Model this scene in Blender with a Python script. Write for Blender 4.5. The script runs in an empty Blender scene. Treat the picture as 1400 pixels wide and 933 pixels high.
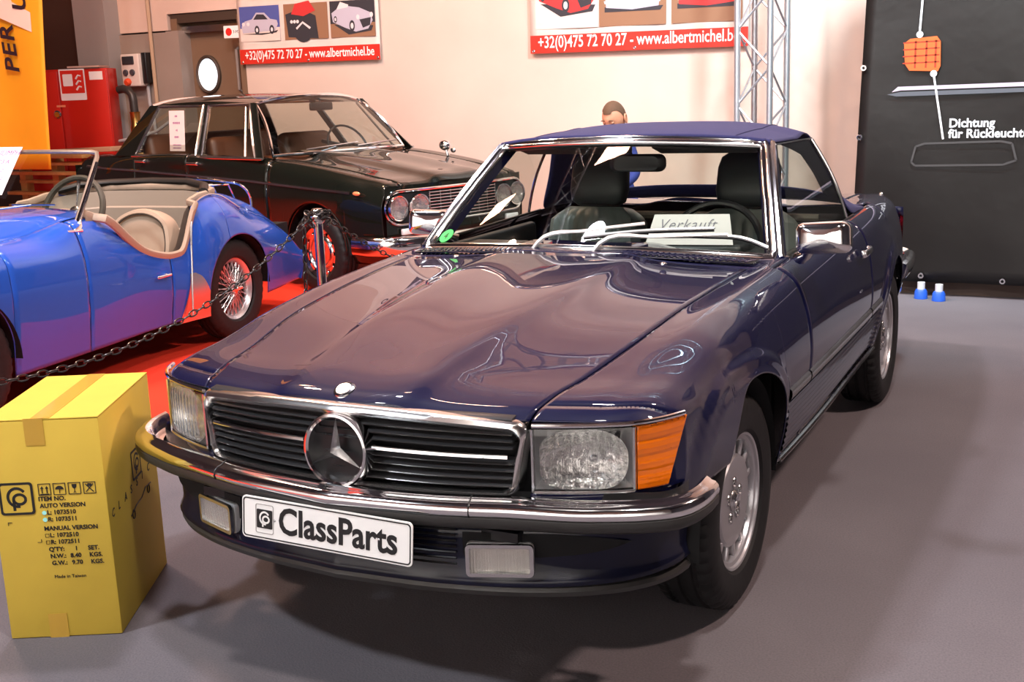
import bpy, bmesh, math, random
import numpy as np
from mathutils import Matrix, Vector, Euler
random.seed(7)
SC = bpy.context.scene
COL = SC.collection
PI = math.pi

# ------------------------------------------------------------------ camera
cam_d = bpy.data.cameras.new('camera')
cam = bpy.data.objects.new('camera', cam_d)
COL.objects.link(cam)
SC.camera = cam
cam_d.sensor_width = 36.0
cam_d.lens = 1589.3 * 36.0 / 1400.0
cam_d.clip_start = 0.05
cam_d.clip_end = 200
_yaw, _pit, _rol = -0.469752, 0.215929, -0.0367262
_f = Vector((math.sin(_yaw)*math.cos(_pit), math.cos(_yaw)*math.cos(_pit), -math.sin(_pit)))
_r = Vector((math.cos(_yaw), -math.sin(_yaw), 0.0))
_u = _r.cross(_f)
_c, _s = math.cos(_rol), math.sin(_rol)
_R, _U = _c*_r + _s*_u, -_s*_r + _c*_u
cam.matrix_world = Matrix(((_R.x, _U.x, -_f.x, 1.69474), (_R.y, _U.y, -_f.y, -3.17929),
                           (_R.z, _U.z, -_f.z, 1.55005), (0, 0, 0, 1)))
# ------------------------------------------------------------------ world, exposure, lights
SC.view_settings.view_transform = 'Standard'
SC.view_settings.look = 'None'
SC.view_settings.exposure = 0.0
SC.view_settings.gamma = 1.0
SC.view_settings.use_curve_mapping = False
W = bpy.data.worlds.new('world')
SC.world = W
W.use_nodes = True
W.node_tree.nodes['Background'].inputs[0].default_value = (0.52, 0.60, 0.80, 1)
W.node_tree.nodes['Background'].inputs[1].default_value = 0.10


def area(name, loc, target, size, power, color, sizey=None, spread=PI):
    d = bpy.data.lights.new(name, 'AREA')
    d.energy = power
    d.color = color
    d.shape = 'RECTANGLE' if sizey else ('SQUARE' if 'wall' in name else 'DISK')
    d.size = size
    if sizey:
        d.size_y = sizey
    d.spread = spread
    o = bpy.data.objects.new(name, d)
    o.location = loc
    o.rotation_euler = (Vector(target) - Vector(loc)).to_track_quat('-Z', 'Y').to_euler()
    COL.objects.link(o)
    return o


area('key_lamp', (-2.6, -4.2, 5.6), (0.2, 0.8, 0.3), 0.5, 330, (0.88, 0.93, 1.0))
area('key_lamp', (1.6, -1.8, 6.0), (0.6, 0.6, 0.3), 0.5, 230, (1.0, 0.90, 0.84))
area('aisle_lamp', (4.6, 1.5, 6.0), (2.2, 2.0, 0.0), 0.5, 400, (1.0, 0.74, 0.64))
area('wall_wash', (-5.5, 2.6, 6.6), (-5.2, 7.2, 2.0), 0.7, 200, (1.0, 0.48, 0.28))
area('wall_wash', (-2.2, 2.8, 6.6), (-2.8, 7.2, 2.4), 0.7, 95, (1.0, 0.58, 0.42))
area('wall_wash', (-5.0, 2.6, 8.5), (-5.0, 7.2, 9.0), 0.7, 200, (1.0, 0.62, 0.50))  # added and unseen: lights the upper wall that the bonnet mirrors
area('wall_wash', (0.5, 2.6, 8.5), (0.5, 7.2, 9.0), 0.7, 180, (1.0, 0.66, 0.56))  # second added light for the wall reflection in the bonnet
area('panel_lamp', (1.4, 2.6, 6.0), (0.2, 7.2, 1.8), 0.6, 290, (0.68, 0.90, 1.0), spread=1.6)
area('stand_lamp', (-4.4, 1.0, 6.2), (-4.0, 3.0, 0.4), 0.6, 330, (1.0, 0.66, 0.50))
area('stand_lamp', (-2.0, 0.6, 6.4), (-3.4, 3.4, 0.6), 0.6, 300, (0.95, 0.90, 1.0))

for _x, _y, _p in ((-6.5, -6.5, 420), (-2.5, -7.2, 420), (1.5, -7.2, 420), (5.5, -6.5, 420), (8.5, 1.0, 160)):
    area('hall_fill', (_x, _y, 6.4), (_x*1.1, _y - 3.2, 2.0), 0.5, _p*.75, (1.0, 0.95, 0.9), spread=1.7)  # unseen fill lights added to brighten the chrome and what it mirrors

# ------------------------------------------------------------------ materials
MATS = {}


def mat(name, col, rough=0.5, metal=0.0, coat=0.0, spec=0.5, noise=None, bump=None, trans=0.0,
        ior=1.45, alpha=1.0, emit=None, sheen=0.0, wave=None, coat_r=0.03, aniso=0):
    """noise=(scale, amount) varies the colour; bump=(scale, strength, distance)"""
    if name in MATS:
        return MATS[name]
    m = bpy.data.materials.new(name)
    m.use_nodes = True
    nt = m.node_tree
    b = nt.nodes['Principled BSDF']
    c = (col[0], col[1], col[2], 1)
    b.inputs['Base Color'].default_value = c
    b.inputs['Roughness'].default_value = rough
    b.inputs['Metallic'].default_value = metal
    b.inputs['Coat Weight'].default_value = coat
    b.inputs['Coat Roughness'].default_value = coat_r
    b.inputs['Specular IOR Level'].default_value = spec
    b.inputs['Transmission Weight'].default_value = trans
    b.inputs['IOR'].default_value = ior
    b.inputs['Alpha'].default_value = alpha
    b.inputs['Sheen Weight'].default_value = sheen
    if emit:
        b.inputs['Emission Color'].default_value = (*emit[0], 1)
        b.inputs['Emission Strength'].default_value = emit[1]
    tc = None
    if noise or bump or wave:
        tc = nt.nodes.new('ShaderNodeTexCoord')
    if noise:
        n = nt.nodes.new('ShaderNodeTexNoise')
        n.inputs['Scale'].default_value = noise[0]
        n.inputs['Detail'].default_value = 4
        nt.links.new(tc.outputs['Object'], n.inputs['Vector'])
        r = nt.nodes.new('ShaderNodeMapRange')
        r.inputs['From Min'].default_value = 0.3
        r.inputs['From Max'].default_value = 0.7
        r.inputs['To Min'].default_value = 1 - noise[1]
        r.inputs['To Max'].default_value = 1 + noise[1]
        nt.links.new(n.outputs['Fac'], r.inputs['Value'])
        v = nt.nodes.new('ShaderNodeVectorMath')
        v.operation = 'SCALE'
        v.inputs[0].default_value = col[:3]
        nt.links.new(r.outputs[0], v.inputs['Scale'])
        nt.links.new(v.outputs[0], b.inputs['Base Color'])
    if bump:
        n = nt.nodes.new('ShaderNodeTexNoise')
        n.inputs['Scale'].default_value = bump[0]
        n.inputs['Detail'].default_value = 3
        nt.links.new(tc.outputs['Object'], n.inputs['Vector'])
        bp = nt.nodes.new('ShaderNodeBump')
        bp.inputs['Strength'].default_value = bump[1]
        bp.inputs['Distance'].default_value = bump[2]
        nt.links.new(n.outputs['Fac'], bp.inputs['Height'])
        nt.links.new(bp.outputs[0], b.inputs['Normal'])
    MATS[name] = m
    return m


def pane_mat(name, tint, refl_rough=0.02, ior=1.5, refract=0.0):
    """thin window glass: tinted see-through with a fresnel reflection"""
    if name in MATS:
        return MATS[name]
    m = bpy.data.materials.new(name)
    m.use_nodes = True
    nt = m.node_tree
    nt.nodes.clear()
    o = nt.nodes.new('ShaderNodeOutputMaterial')
    t = nt.nodes.new('ShaderNodeBsdfTransparent')
    t.inputs[0].default_value = (*tint, 1)
    g = nt.nodes.new('ShaderNodeBsdfGlossy')
    g.inputs['Roughness'].default_value = refl_rough
    fr = nt.nodes.new('ShaderNodeFresnel')
    geo = nt.nodes.new('ShaderNodeNewGeometry')
    mr = nt.nodes.new('ShaderNodeMapRange')
    mr.inputs['To Min'].default_value = ior
    mr.inputs['To Max'].default_value = 1/ior
    nt.links.new(geo.outputs['Backfacing'], mr.inputs['Value'])
    nt.links.new(mr.outputs[0], fr.inputs[0])
    mx = nt.nodes.new('ShaderNodeMixShader')
    nt.links.new(fr.outputs[0], mx.inputs[0])
    if refract:
        rf = nt.nodes.new('ShaderNodeBsdfRefraction')
        rf.inputs['IOR'].default_value = 1.25
        rf.inputs['Roughness'].default_value = 0.03
        m2 = nt.nodes.new('ShaderNodeMixShader')
        m2.inputs[0].default_value = refract
        nt.links.new(t.outputs[0], m2.inputs[1])
        nt.links.new(rf.outputs[0], m2.inputs[2])
        nt.links.new(m2.outputs[0], mx.inputs[1])
    else:
        nt.links.new(t.outputs[0], mx.inputs[1])
    nt.links.new(g.outputs[0], mx.inputs[2])
    nt.links.new(mx.outputs[0], o.inputs[0])
    MATS[name] = m
    return m


LAMPM = None


def paint(name, col, flake=0.0):
    return mat(name, col, rough=0.45, coat=1.0, coat_r=0.008, spec=0.12, metal=flake)


CHROME = mat('chrome', (0.90, 0.90, 0.91), rough=0.09, metal=1.0)
STEEL = mat('brushed_steel', (0.62, 0.62, 0.63), rough=0.25, metal=1.0)
RUBBER = mat('rubber', (0.009, 0.009, 0.010), rough=0.62, spec=.35, noise=(40, 0.3), bump=(60, 0.15, 0.002))
TRIMBLK = mat('black_trim', (0.010, 0.010, 0.011), rough=0.32)
DARK = mat('dark_void', (0.004, 0.004, 0.005), rough=0.9)
GREYRUB = mat('grey_rubber', (0.03, 0.029, 0.028), rough=0.42)
ALLOY = mat('silver_alloy', (0.50, 0.50, 0.53), rough=0.30, metal=0.75, coat=0.4)
NAVY = paint('navy_paint', (0.0030, 0.0042, 0.030))
PANE = pane_mat('window_glass', (0.80, 0.84, 0.80))
LENS = pane_mat('lamp_glass', (0.95, 0.96, 0.96), 0.04, 1.9, 0.5)
WHITE = mat('white_print', (0.80, 0.79, 0.77), rough=0.6)
INK = mat('black_ink', (0.008, 0.008, 0.009), rough=0.6)

# ------------------------------------------------------------------ mesh helpers


class G:
    """collects shapes and builds them as one mesh object"""

    def __init__(s, M=None):
        s.V, s.F, s.M = [], [], M or Matrix()

    def add(s, vs, fs, M=None):
        k = len(s.V)
        T = s.M @ M if M is not None else s.M
        s.V += [tuple(T @ Vector(v)) for v in vs]
        s.F += [tuple(i + k for i in f) for f in fs]
        return s

    def box(s, c, d, rot=None, M=None):
        x, y, z = [a / 2 for a in d]
        vs = [(i*x, j*y, k*z) for i in (-1, 1) for j in (-1, 1) for k in (-1, 1)]
        T = Matrix.Translation(c)
        if rot:
            T = T @ Euler(rot).to_matrix().to_4x4()
        if M is not None:
            T = M @ T
        return s.add(vs, [(0, 1, 3, 2), (4, 6, 7, 5), (0, 4, 5, 1), (2, 3, 7, 6), (0, 2, 6, 4), (1, 5, 7, 3)], T)

    def rbox(s, c, d, r, rot=None, n=3, M=None):
        """rounded box: r = radius of the edges, n segments"""
        x, y, z = [max(a / 2 - r, 0) for a in d]
        bm = bmesh.new()
        bmesh.ops.create_cube(bm, size=1)
        for v in bm.verts:
            v.co = Vector((v.co.x*d[0], v.co.y*d[1], v.co.z*d[2]))
        bmesh.ops.bevel(bm, geom=bm.edges[:], offset=r, segments=n, profile=0.5, affect='EDGES')
        bm.verts.index_update()
        vs = [v.co.copy() for v in bm.verts]
        fs = [tuple(v.index for v in f.verts) for f in bm.faces]
        bm.free()
        T = Matrix.Translation(c)
        if rot:
            T = T @ Euler(rot).to_matrix().to_4x4()
        if M is not None:
            T = M @ T
        return s.add(vs, fs, T)

    def grid(s, rows, closeu=False, closev=False, flip=False, caps=False):
        n, m = len(rows), len(rows[0])
        vs = [p for r in rows for p in r]
        fs = []
        for i in range(n if closeu else n - 1):
            for j in range(m if closev else m - 1):
                a, b = i*m + j, i*m + (j + 1) % m
                c, d = ((i + 1) % n)*m + (j + 1) % m, ((i + 1) % n)*m + j
                fs.append((a, d, c, b) if flip else (a, b, c, d))
        if caps:
            fs.append(tuple(range(m - 1, -1, -1)))
            fs.append(tuple((n - 1)*m + j for j in range(m)))
        return s.add(vs, fs)

    def tube(s, pts, r, n=8, closed=False, caps=True, sq=1.0, up=(0, 0, 1)):
        P = [Vector(p) for p in pts]
        N = len(P)
        R = r if isinstance(r, (list, tuple)) else [r]*N
        rows = []
        prev = None
        for i in range(N):
            a = P[(i - 1) % N] if (closed or i > 0) else P[i]
            b = P[(i + 1) % N] if (closed or i < N - 1) else P[i]
            t = (b - a).normalized()
            if prev is None:
                u = Vector(up)
                if abs(u.dot(t)) > 0.95:
                    u = Vector((1, 0, 0)) if abs(t.x) < .9 else Vector((0, 1, 0))
                x = t.cross(u).normalized()
            else:
                x = (prev - t*prev.dot(t)).normalized()
            prev = x
            y = t.cross(x)
            rows.append([P[i] + R[i]*(math.cos(k*2*PI/n)*x + math.sin(k*2*PI/n)*y*sq) for k in range(n)])
        return s.grid(rows, closeu=closed, closev=True, caps=caps and not closed)

    def lathe(s, prof, M=None, n=32, arc=2*PI, caps=False):
        """prof of (radius, height) about local z"""
        full = abs(arc - 2*PI) < 1e-6
        k = n if full else n + 1
        rows = [[(r*math.cos(arc*i/n), r*math.sin(arc*i/n), h) for (r, h) in prof] for i in range(k)]
        o = s.M
        if M is not None:
            s.M = o @ M
        s.grid(rows, closeu=full)
        s.M = o
        return s

    def prism(s, pts, h0, h1, M=None, hole=None):
        """outline in xy extruded from z=h0 to h1; hole: same number of points"""
        n = len(pts)
        if hole:
            vs = [(x, y, h) for h in (h0, h1) for L in (pts, hole) for (x, y) in L]
            fs = []
            for i in range(n):
                j = (i + 1) % n
                fs += [(i, j, n + j, n + i), (2*n + i, 3*n + i, 3*n + j, 2*n + j), (i, 2*n + i, 2*n + j, j),
                       (n + i, n + j, 3*n + j, 3*n + i)]
        else:
            vs = [(x, y, h0) for x, y in pts] + [(x, y, h1) for x, y in pts]
            fs = [tuple(range(n - 1, -1, -1)), tuple(range(n, 2*n))]
            fs += [(i, (i + 1) % n, n + (i + 1) % n, n + i) for i in range(n)]
        return s.add(vs, fs, M)

    def ball(s, c, r, n=16, m=10, M=None):
        rx, ry, rz = r if isinstance(r, (tuple, list)) else (r, r, r)
        rows = [[(c[0] + rx*math.sin(PI*j/m)*math.cos(2*PI*i/n), c[1] + ry*math.sin(PI*j/m)*math.sin(2*PI*i/n),
                  c[2] + rz*math.cos(PI*j/m)) for j in range(m + 1)] for i in range(n)]
        o = s.M
        if M is not None:
            s.M = o @ M
        s.grid(rows, closeu=True)
        s.M = o
        return s

    def mirrored(s):
        g = G()
        g.V = [(-x, y, z) for x, y, z in s.V]
        g.F = [tuple(reversed(f)) for f in s.F]
        return g

    def build(s, name, m, parent=None, smooth=True, angle=38, out=None, solid=None, label=None, weld=True):
        me = bpy.data.meshes.new(name)
        me.from_pydata(s.V, [], s.F)
        bm = bmesh.new()
        bm.from_mesh(me)
        if weld:
            bmesh.ops.remove_doubles(bm, verts=bm.verts[:], dist=1e-5)
        if out is None:
            bmesh.ops.recalc_face_normals(bm, faces=bm.faces[:])
        else:
            c = Vector(out)
            t = sum((f.normal.dot(f.calc_center_median() - c)*f.calc_area() for f in bm.faces), 0.0)
            if t < 0:
                bmesh.ops.reverse_faces(bm, faces=bm.faces[:])
        bm.to_mesh(me)
        bm.free()
        me.materials.append(m)
        if smooth:
            me.polygons.foreach_set('use_smooth', [True]*len(me.polygons))
            me.set_sharp_from_angle(angle=math.radians(angle))
        o = bpy.data.objects.new(name, me)
        COL.objects.link(o)
        if parent:
            o.parent = parent
        if solid:
            md = o.modifiers.new('thickness', 'SOLIDIFY')
            md.thickness = solid
            md.offset = -1
        if label:
            o['label'] = label
        return o

    def both(s, name, m, parent=None, **k):
        """the shape and its mirror image across x=0, as two objects"""
        a = s.build(name, m, parent, **k)
        k2 = dict(k)
        if k2.get('out'):
            k2['out'] = (-k2['out'][0], k2['out'][1], k2['out'][2])
        b = s.mirrored().build(name, m, parent, **k2)
        return a, b


def thing(name, label, cat, loc=(0, 0, 0), rotz=0, group=None, scale=1):
    o = bpy.data.objects.new(name, None)
    COL.objects.link(o)
    o.location = loc
    o.rotation_euler = (0, 0, rotz)
    o.scale = (scale,)*3
    o.empty_display_size = 0.1
    return tag(o, label, cat, group)


def tag(o, label, cat, group=None):
    o['label'] = label
    o['category'] = cat
    if group:
        o['group'] = group
    return o


def struct(o):
    o['kind'] = 'structure'
    return o


def stuff(o):
    o['kind'] = 'stuff'
    return o


def text(name, s, size, M, m, parent, ext=0.0005, sx=1.0, off=0.0, shear=0.0, align='LEFT', space=1.0, line=1.0):
    """writing as mesh: M maps the text's own x (along), y (up), z (out of the surface)"""
    c = bpy.data.curves.new(name, 'FONT')
    c.body = s
    c.size = size
    c.extrude = ext
    c.offset = off
    c.shear = shear
    c.align_x = align
    c.space_character = space
    c.space_line = line
    c.resolution_u = 3
    t = bpy.data.objects.new(name, c)
    me = bpy.data.meshes.new_from_object(t)
    bpy.data.objects.remove(t)
    me.name = name
    me.transform(M @ Matrix.Diagonal((sx, 1, 1, 1)))
    me.materials.clear()
    me.materials.append(m)
    o = bpy.data.objects.new(name, me)
    COL.objects.link(o)
    if parent:
        o.parent = parent
    return o


def frame(o, x, y):
    """matrix with origin o, local x along x, local y along y (made square), z = x cross y"""
    x = Vector(x).normalized()
    z = x.cross(Vector(y)).normalized()
    y = z.cross(x)
    return Matrix(((x.x, y.x, z.x, o[0]), (x.y, y.y, z.y, o[1]), (x.z, y.z, z.z, o[2]), (0, 0, 0, 1)))


def rrect(w, h, r, n=5, cx=0, cy=0):
    """rounded rectangle outline, counter-clockwise"""
    out = []
    for (sx, sy, a0) in ((1, 1, 0), (-1, 1, 90), (-1, -1, 180), (1, -1, 270)):
        for k in range(n + 1):
            a = math.radians(a0 + 90*k/n)
            out.append((cx + sx*(w/2 - r) + r*math.cos(a), cy + sy*(h/2 - r) + r*math.sin(a)))
    return out


def hermite(xs, ys, x):
    """smooth curve through points (tangents by finite differences); ys may be arrays"""
    xs = np.asarray(xs, float)
    ys = np.asarray(ys, float)
    n = len(xs)
    d = np.diff(ys, axis=0) / (np.diff(xs) if ys.ndim == 1 else np.diff(xs)[:, None])
    t = np.empty_like(ys)
    t[0], t[-1] = d[0], d[-1]
    for i in range(1, n - 1):
        h0, h1 = xs[i] - xs[i-1], xs[i+1] - xs[i]
        t[i] = (d[i-1]*h1 + d[i]*h0)/(h0 + h1)
    x = np.atleast_1d(np.asarray(x, float))
    x = np.clip(x, xs[0], xs[-1])
    k = np.clip(np.searchsorted(xs, x, side='right') - 1, 0, n - 2)
    h = xs[k+1] - xs[k]
    u = (x - xs[k])/h
    if ys.ndim > 1:
        u, h = u[:, None], h[:, None]
    return ((2*u**3 - 3*u**2 + 1)*ys[k] + (u**3 - 2*u**2 + u)*h*t[k]
            + (-2*u**3 + 3*u**2)*ys[k+1] + (u**3 - u**2)*h*t[k+1])


def spath(pts, n):
    """smooth path through 2D/3D points, n samples equally spaced"""
    P = np.array(pts, float)
    L = np.concatenate([[0], np.cumsum(np.linalg.norm(np.diff(P, axis=0), axis=1))])
    Q = hermite(L, P, np.linspace(0, L[-1], n*6))
    l = np.concatenate([[0], np.cumsum(np.linalg.norm(np.diff(Q, axis=0), axis=1))])
    t = np.linspace(0, l[-1], n)
    return np.stack([np.interp(t, l, Q[:, i]) for i in range(P.shape[1])], 1)


class Sec:
    """a car body as cross sections: key points (x, z) of the half section, each a table over length"""

    def __init__(s, keys, warp=None):
        s.keys = [tuple((np.array([a for a, _ in t], float), np.array([b for _, b in t], float)) for t in k) for k in keys]
        s.warp = warp or (lambda x, y, z: y)

    def pts(s, Y):
        return np.array([[hermite(a[0], a[1], Y)[0] if len(a[0]) > 1 else a[1][0] for a in k] for k in s.keys])

    def dense(s, Y, s0, s1, n=160):
        P = s.pts(Y)
        L = np.concatenate([[0], np.cumsum(np.linalg.norm(np.diff(P, axis=0), axis=1)**0.75 + 1e-6)])
        idx = np.arange(len(P))
        t0, t1 = np.interp([s0, s1], idx, L)
        return hermite(L, P, np.linspace(t0, t1, n))

    def row(s, Y, s0, s1, n, ztop=None, zlow=None, bump=None):
        Q = s.dense(Y, s0, s1)
        if ztop is not None or zlow is not None:
            z = Q[:, 1]
            i = np.arange(len(z), dtype=float)
            zz = np.minimum.accumulate(z) - i*1e-9
            a = np.interp(-ztop, -zz, i) if ztop is not None else 0
            b = np.interp(-zlow, -zz, i) if zlow is not None else len(z) - 1
            ii = np.linspace(a, b, 160)
            Q = np.stack([np.interp(ii, i, Q[:, 0]), np.interp(ii, i, Q[:, 1])], 1)
        l = np.concatenate([[0], np.cumsum(np.linalg.norm(np.diff(Q, axis=0), axis=1) + 1e-7)])
        t = np.linspace(0, l[-1], n)
        X, Z = np.interp(t, l, Q[:, 0]), np.interp(t, l, Q[:, 1])
        out = []
        for x, z in zip(X, Z):
            y = s.warp(x, Y, z)
            if bump:
                x = x + bump(y, z)
            out.append((x, y, z))
        return out

    def panel(s, Ys, s0, s1, n, ztop=None, zlow=None, bump=None, g=None):
        g = g or G()
        f = lambda v, Y: v(Y) if callable(v) else v
        g.grid([s.row(Y, f(s0, Y), f(s1, Y), n, f(ztop, Y), f(zlow, Y), bump) for Y in Ys])
        return g

    def xat(s, Y, z):
        Q = s.dense(Y, 4, len(s.keys) - 1, 400)
        return float(np.interp(-z, -np.minimum.accumulate(Q[:, 1]) + np.arange(400)*1e-9, Q[:, 0]))


def arch_low(base, cy, cz, R):
    def f(Y):
        d = R*R - (Y - cy)**2
        return max(base, cz + math.sqrt(d)) if d > 0 else base
    return f


def ystations(a, b, step, cy=None, R=0):
    ys = set(np.round(np.arange(a, b, step), 4)) | {a, b}
    if cy is not None:
        ys = {y for y in ys if abs(abs(y - cy) - R) > step*0.4}
        for k in range(0, 33):
            y = cy + R*math.cos(PI*k/32)
            if a <= y <= b:
                ys.add(round(y, 5))
        for e in (-1, 1):
            if a <= cy + e*(R + .0006) <= b:
                ys.add(cy + e*(R + .0006))
    return sorted(ys)
# ================================================================== the hall
def carpet(name, c1, c2, c3, sc):
    m = bpy.data.materials.new(name)
    m.use_nodes = True
    nt = m.node_tree
    b = nt.nodes['Principled BSDF']
    b.inputs['Roughness'].default_value = .92
    b.inputs['Specular IOR Level'].default_value = .25
    tc = nt.nodes.new('ShaderNodeTexCoord')
    n1 = nt.nodes.new('ShaderNodeTexNoise')
    n1.inputs['Scale'].default_value = 1.1
    n1.inputs['Detail'].default_value = 5
    n2 = nt.nodes.new('ShaderNodeTexNoise')
    n2.inputs['Scale'].default_value = sc
    n2.inputs['Detail'].default_value = 2
    r = nt.nodes.new('ShaderNodeValToRGB')
    r.color_ramp.elements[0].position = .35
    r.color_ramp.elements[0].color = (*c1, 1)
    r.color_ramp.elements[1].position = .65
    r.color_ramp.elements[1].color = (*c2, 1)
    mx = nt.nodes.new('ShaderNodeMix')
    mx.data_type = 'RGBA'
    mx.inputs[7].default_value = (*c3, 1)
    mr = nt.nodes.new('ShaderNodeMapRange')
    mr.inputs['From Min'].default_value = .35
    mr.inputs['From Max'].default_value = .75
    mr.inputs['To Max'].default_value = .5
    bp = nt.nodes.new('ShaderNodeBump')
    bp.inputs['Strength'].default_value = .35
    bp.inputs['Distance'].default_value = .004
    for n in (n1, n2):
        nt.links.new(tc.outputs['Object'], n.inputs['Vector'])
    nt.links.new(n1.outputs['Fac'], r.inputs['Fac'])
    nt.links.new(n2.outputs['Fac'], mr.inputs['Value'])
    nt.links.new(mr.outputs[0], mx.inputs[0])
    nt.links.new(r.outputs[0], mx.inputs[6])
    nt.links.new(mx.outputs[2], b.inputs['Base Color'])
    nt.links.new(n2.outputs['Fac'], bp.inputs['Height'])
    nt.links.new(bp.outputs[0], b.inputs['Normal'])
    return m


g = G()
g.add([(-14, -14, 0), (14, -14, 0), (14, 7.2, 0), (-14, 7.2, 0)], [(0, 1, 2, 3)])
struct(g.build('floor', carpet('grey_carpet', (.122, .108, .120), (.148, .132, .144), (.07, .07, .08), 160), smooth=False))
g = G()
g.prism([(-14, -6), (-2.17, -6), (-2.17, 7.15), (-14, 7.15)], .0, .006)
rc = g.build('red_carpet', carpet('red_carpet_pile', (.75, .035, .012), (.85, .045, .015), (.5, .02, .01), 160), smooth=False)
tag(rc, 'bright red carpet under the blue roadster and the black saloon', 'carpet')

PLASTER = mat('beige_plaster', (.60, .46, .385), rough=.9, noise=(1.3, .05), bump=(30, .05, .01))
LOWPL = mat('taupe_concrete', (.27, .215, .18), rough=.85, noise=(2.0, .08))
HZ = 12.5
g = G()
g.prism([(-8.50, 7.22), (6.0, 7.22), (6.0, 7.6), (-8.50, 7.6)], 2.475, HZ)
g.prism([(-8.50, 7.22), (-7.78, 7.22), (-7.78, 7.6), (-8.50, 7.6)], 2.30, 2.475)
g.prism([(-6.72, 7.22), (6.0, 7.22), (6.0, 7.6), (-6.72, 7.6)], 0, 2.475)
g.prism([(-6.719, 7.2), (-6.70, 7.2), (-6.70, 7.22), (-6.719, 7.22)], 2.475, HZ)
wb = g.build('wall_back', PLASTER, smooth=False)
struct(wb)
g = G()
g.prism([(-8.50, 7.2), (-7.80, 7.2), (-7.80, 7.6), (-8.50, 7.6)], 0, 2.28)
g.build('concrete_panel', LOWPL, wb, smooth=False)
g = G()
g.prism([(-7.80, 7.2), (-7.62, 7.2), (-7.62, 7.6), (-7.80, 7.6)], 0, 2.29)
g.build('concrete_panel', LOWPL, wb, smooth=False)
g = G()
g.prism([(-8.98, 7.0), (-8.50, 7.0), (-8.50, 7.6), (-8.98, 7.6)], 0, HZ)
struct(g.build('wall_pier', mat('grey_pier', (.30, .28, .27), rough=.8), smooth=False))
g = G()
g.prism([(-14, 7.5), (-8.98, 7.5), (-8.98, 7.9), (-14, 7.9)], 0, HZ)
struct(g.build('wall_recess', mat('dark_brown_wall', (.045, .018, .010), rough=.8), smooth=False))
# door
DOORM = mat('brown_door', (.17, .105, .065), rough=.5)
g = G()
g.box((-7.19, 7.42, 1.215), (1.06, .05, 2.43))
d1 = struct(g.build('door_1', DOORM, smooth=False))
for x in (-7.70, -6.76):
    g = G()
    g.box((x, 7.33, 1.21), (.09, .2, 2.42))
    g.build('door_frame', DOORM, d1, smooth=False)
g = G()
g.box((-7.2, 7.35, 2.42), (1.10, .22, .10))
g.build('door_frame', mat('dark_lintel', (.05, .032, .022), rough=.6), d1, smooth=False)
g = G()
g.box((-7.2, 7.345, 2.30), (.92, .08, .07))
g.build('door_closer', STEEL, d1)
DM = frame((-7.385, 7.375, 1.80), (1, 0, 0), (0, 0, 1))
g = G(DM @ Matrix.Diagonal((.80, 1, 1, 1)))
g.lathe([(.175, -.01), (.178, .02), (.20, .03), (.215, .015), (.215, -.01)], n=40)
pf = g.build('porthole_frame', mat('dark_lintel', (.05, .032, .022)), d1)
g = G(DM @ Matrix.Diagonal((.80, 1, 1, 1)))
g.lathe([(0, .005), (.178, .005)], n=40)
g.build('porthole_glass', mat('daylight_pane', (.8, .85, .9), rough=.3, emit=((.80, .92, 1.0), 1.5)), pf)
g = G()
g.tube([(-6.90, 7.34, 1.6), (-6.90, 7.30, 1.62), (-6.90, 7.30, 2.05), (-6.90, 7.34, 2.07)], .018, 8)
g.build('door_handle', mat('grey_trim', (.22, .18, .16), rough=.5), d1)
# small sign over the door
PLATE = frame((-6.83, 7.18, 2.235), (1, 0, -.02), (0, 0, 1))
g = G(PLATE)
g.prism(rrect(.24, .13, .008), 0, .006)
sg_ = g.build('door_sign', WHITE, smooth=False)
tag(sg_, 'small white sign with a red round symbol over the brown door', 'sign')
g = G(PLATE)
g.prism([(.042*math.cos(a) - .05, .042*math.sin(a)) for a in np.linspace(0, 2*PI, 20, endpoint=False)], .006, .008)
g.build('red_symbol', mat('red_print', (.62, .02, .015), rough=.5), sg_, smooth=False)
text('sign_lettering', '3-M2', .045, PLATE @ Matrix.Translation((.005, -.015, .007)), INK, sg_)
# socket box on the wall
g = G()
g.rbox((-8.235, 7.12, 1.88), (.27, .16, .36), .015)
sb_ = g.build('socket_box', mat('socket_white', (.62, .55, .50), rough=.5))
tag(sb_, 'white electrical socket box mounted on the wall left of the door', 'socket box')
g = G()
g.rbox((-8.25, 7.035, 1.99), (.17, .02, .09), .008)
g.build('cover_flap', mat('smoked_flap', (.03, .03, .035), rough=.2), sb_)
for x in (-8.30, -8.20):
    g = G()
    g.lathe([(0, .02), (.03, .02), (.036, .012), (.036, 0)], frame((x, 7.04, 1.855), (1, 0, 0), (0, 0, 1)), 16)
    g.build('socket', mat('dark_socket', (.05, .05, .06), rough=.4), sb_)
g = G()
g.lathe([(0, .05), (.03, .05), (.042, .03), (.042, 0)], frame((-8.27, 7.04, 1.755), (1, 0, 0), (0, -.3, 1)), 16)
g.build('red_socket', mat('socket_red', (.65, .07, .02), rough=.4), sb_)
g = G()
g.rbox((-8.06, 7.14, 1.90), (.07, .12, .34), .01)
g.build('junction_box', TRIMBLK, sb_)
g = G()
g.tube([(-8.0, 7.17, 4.0), (-8.0, 7.17, 1.45)], .022, 8)
tag(g.build('conduit', mat('beige_conduit', (.42, .30, .20), rough=.5)), 'thin beige vertical conduit on the wall beside the socket box', 'pipe')
g = G()
g.tube([(-8.10, 7.16, 1.70), (-8.10, 7.16, 1.50), (-8.06, 7.16, 1.30), (-8.05, 7.16, .8)], .02, 8)
tag(g.build('cable', mat('grey_cable', (.35, .35, .36), rough=.5)), 'short grey cable hanging below the socket box', 'cable')
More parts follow.
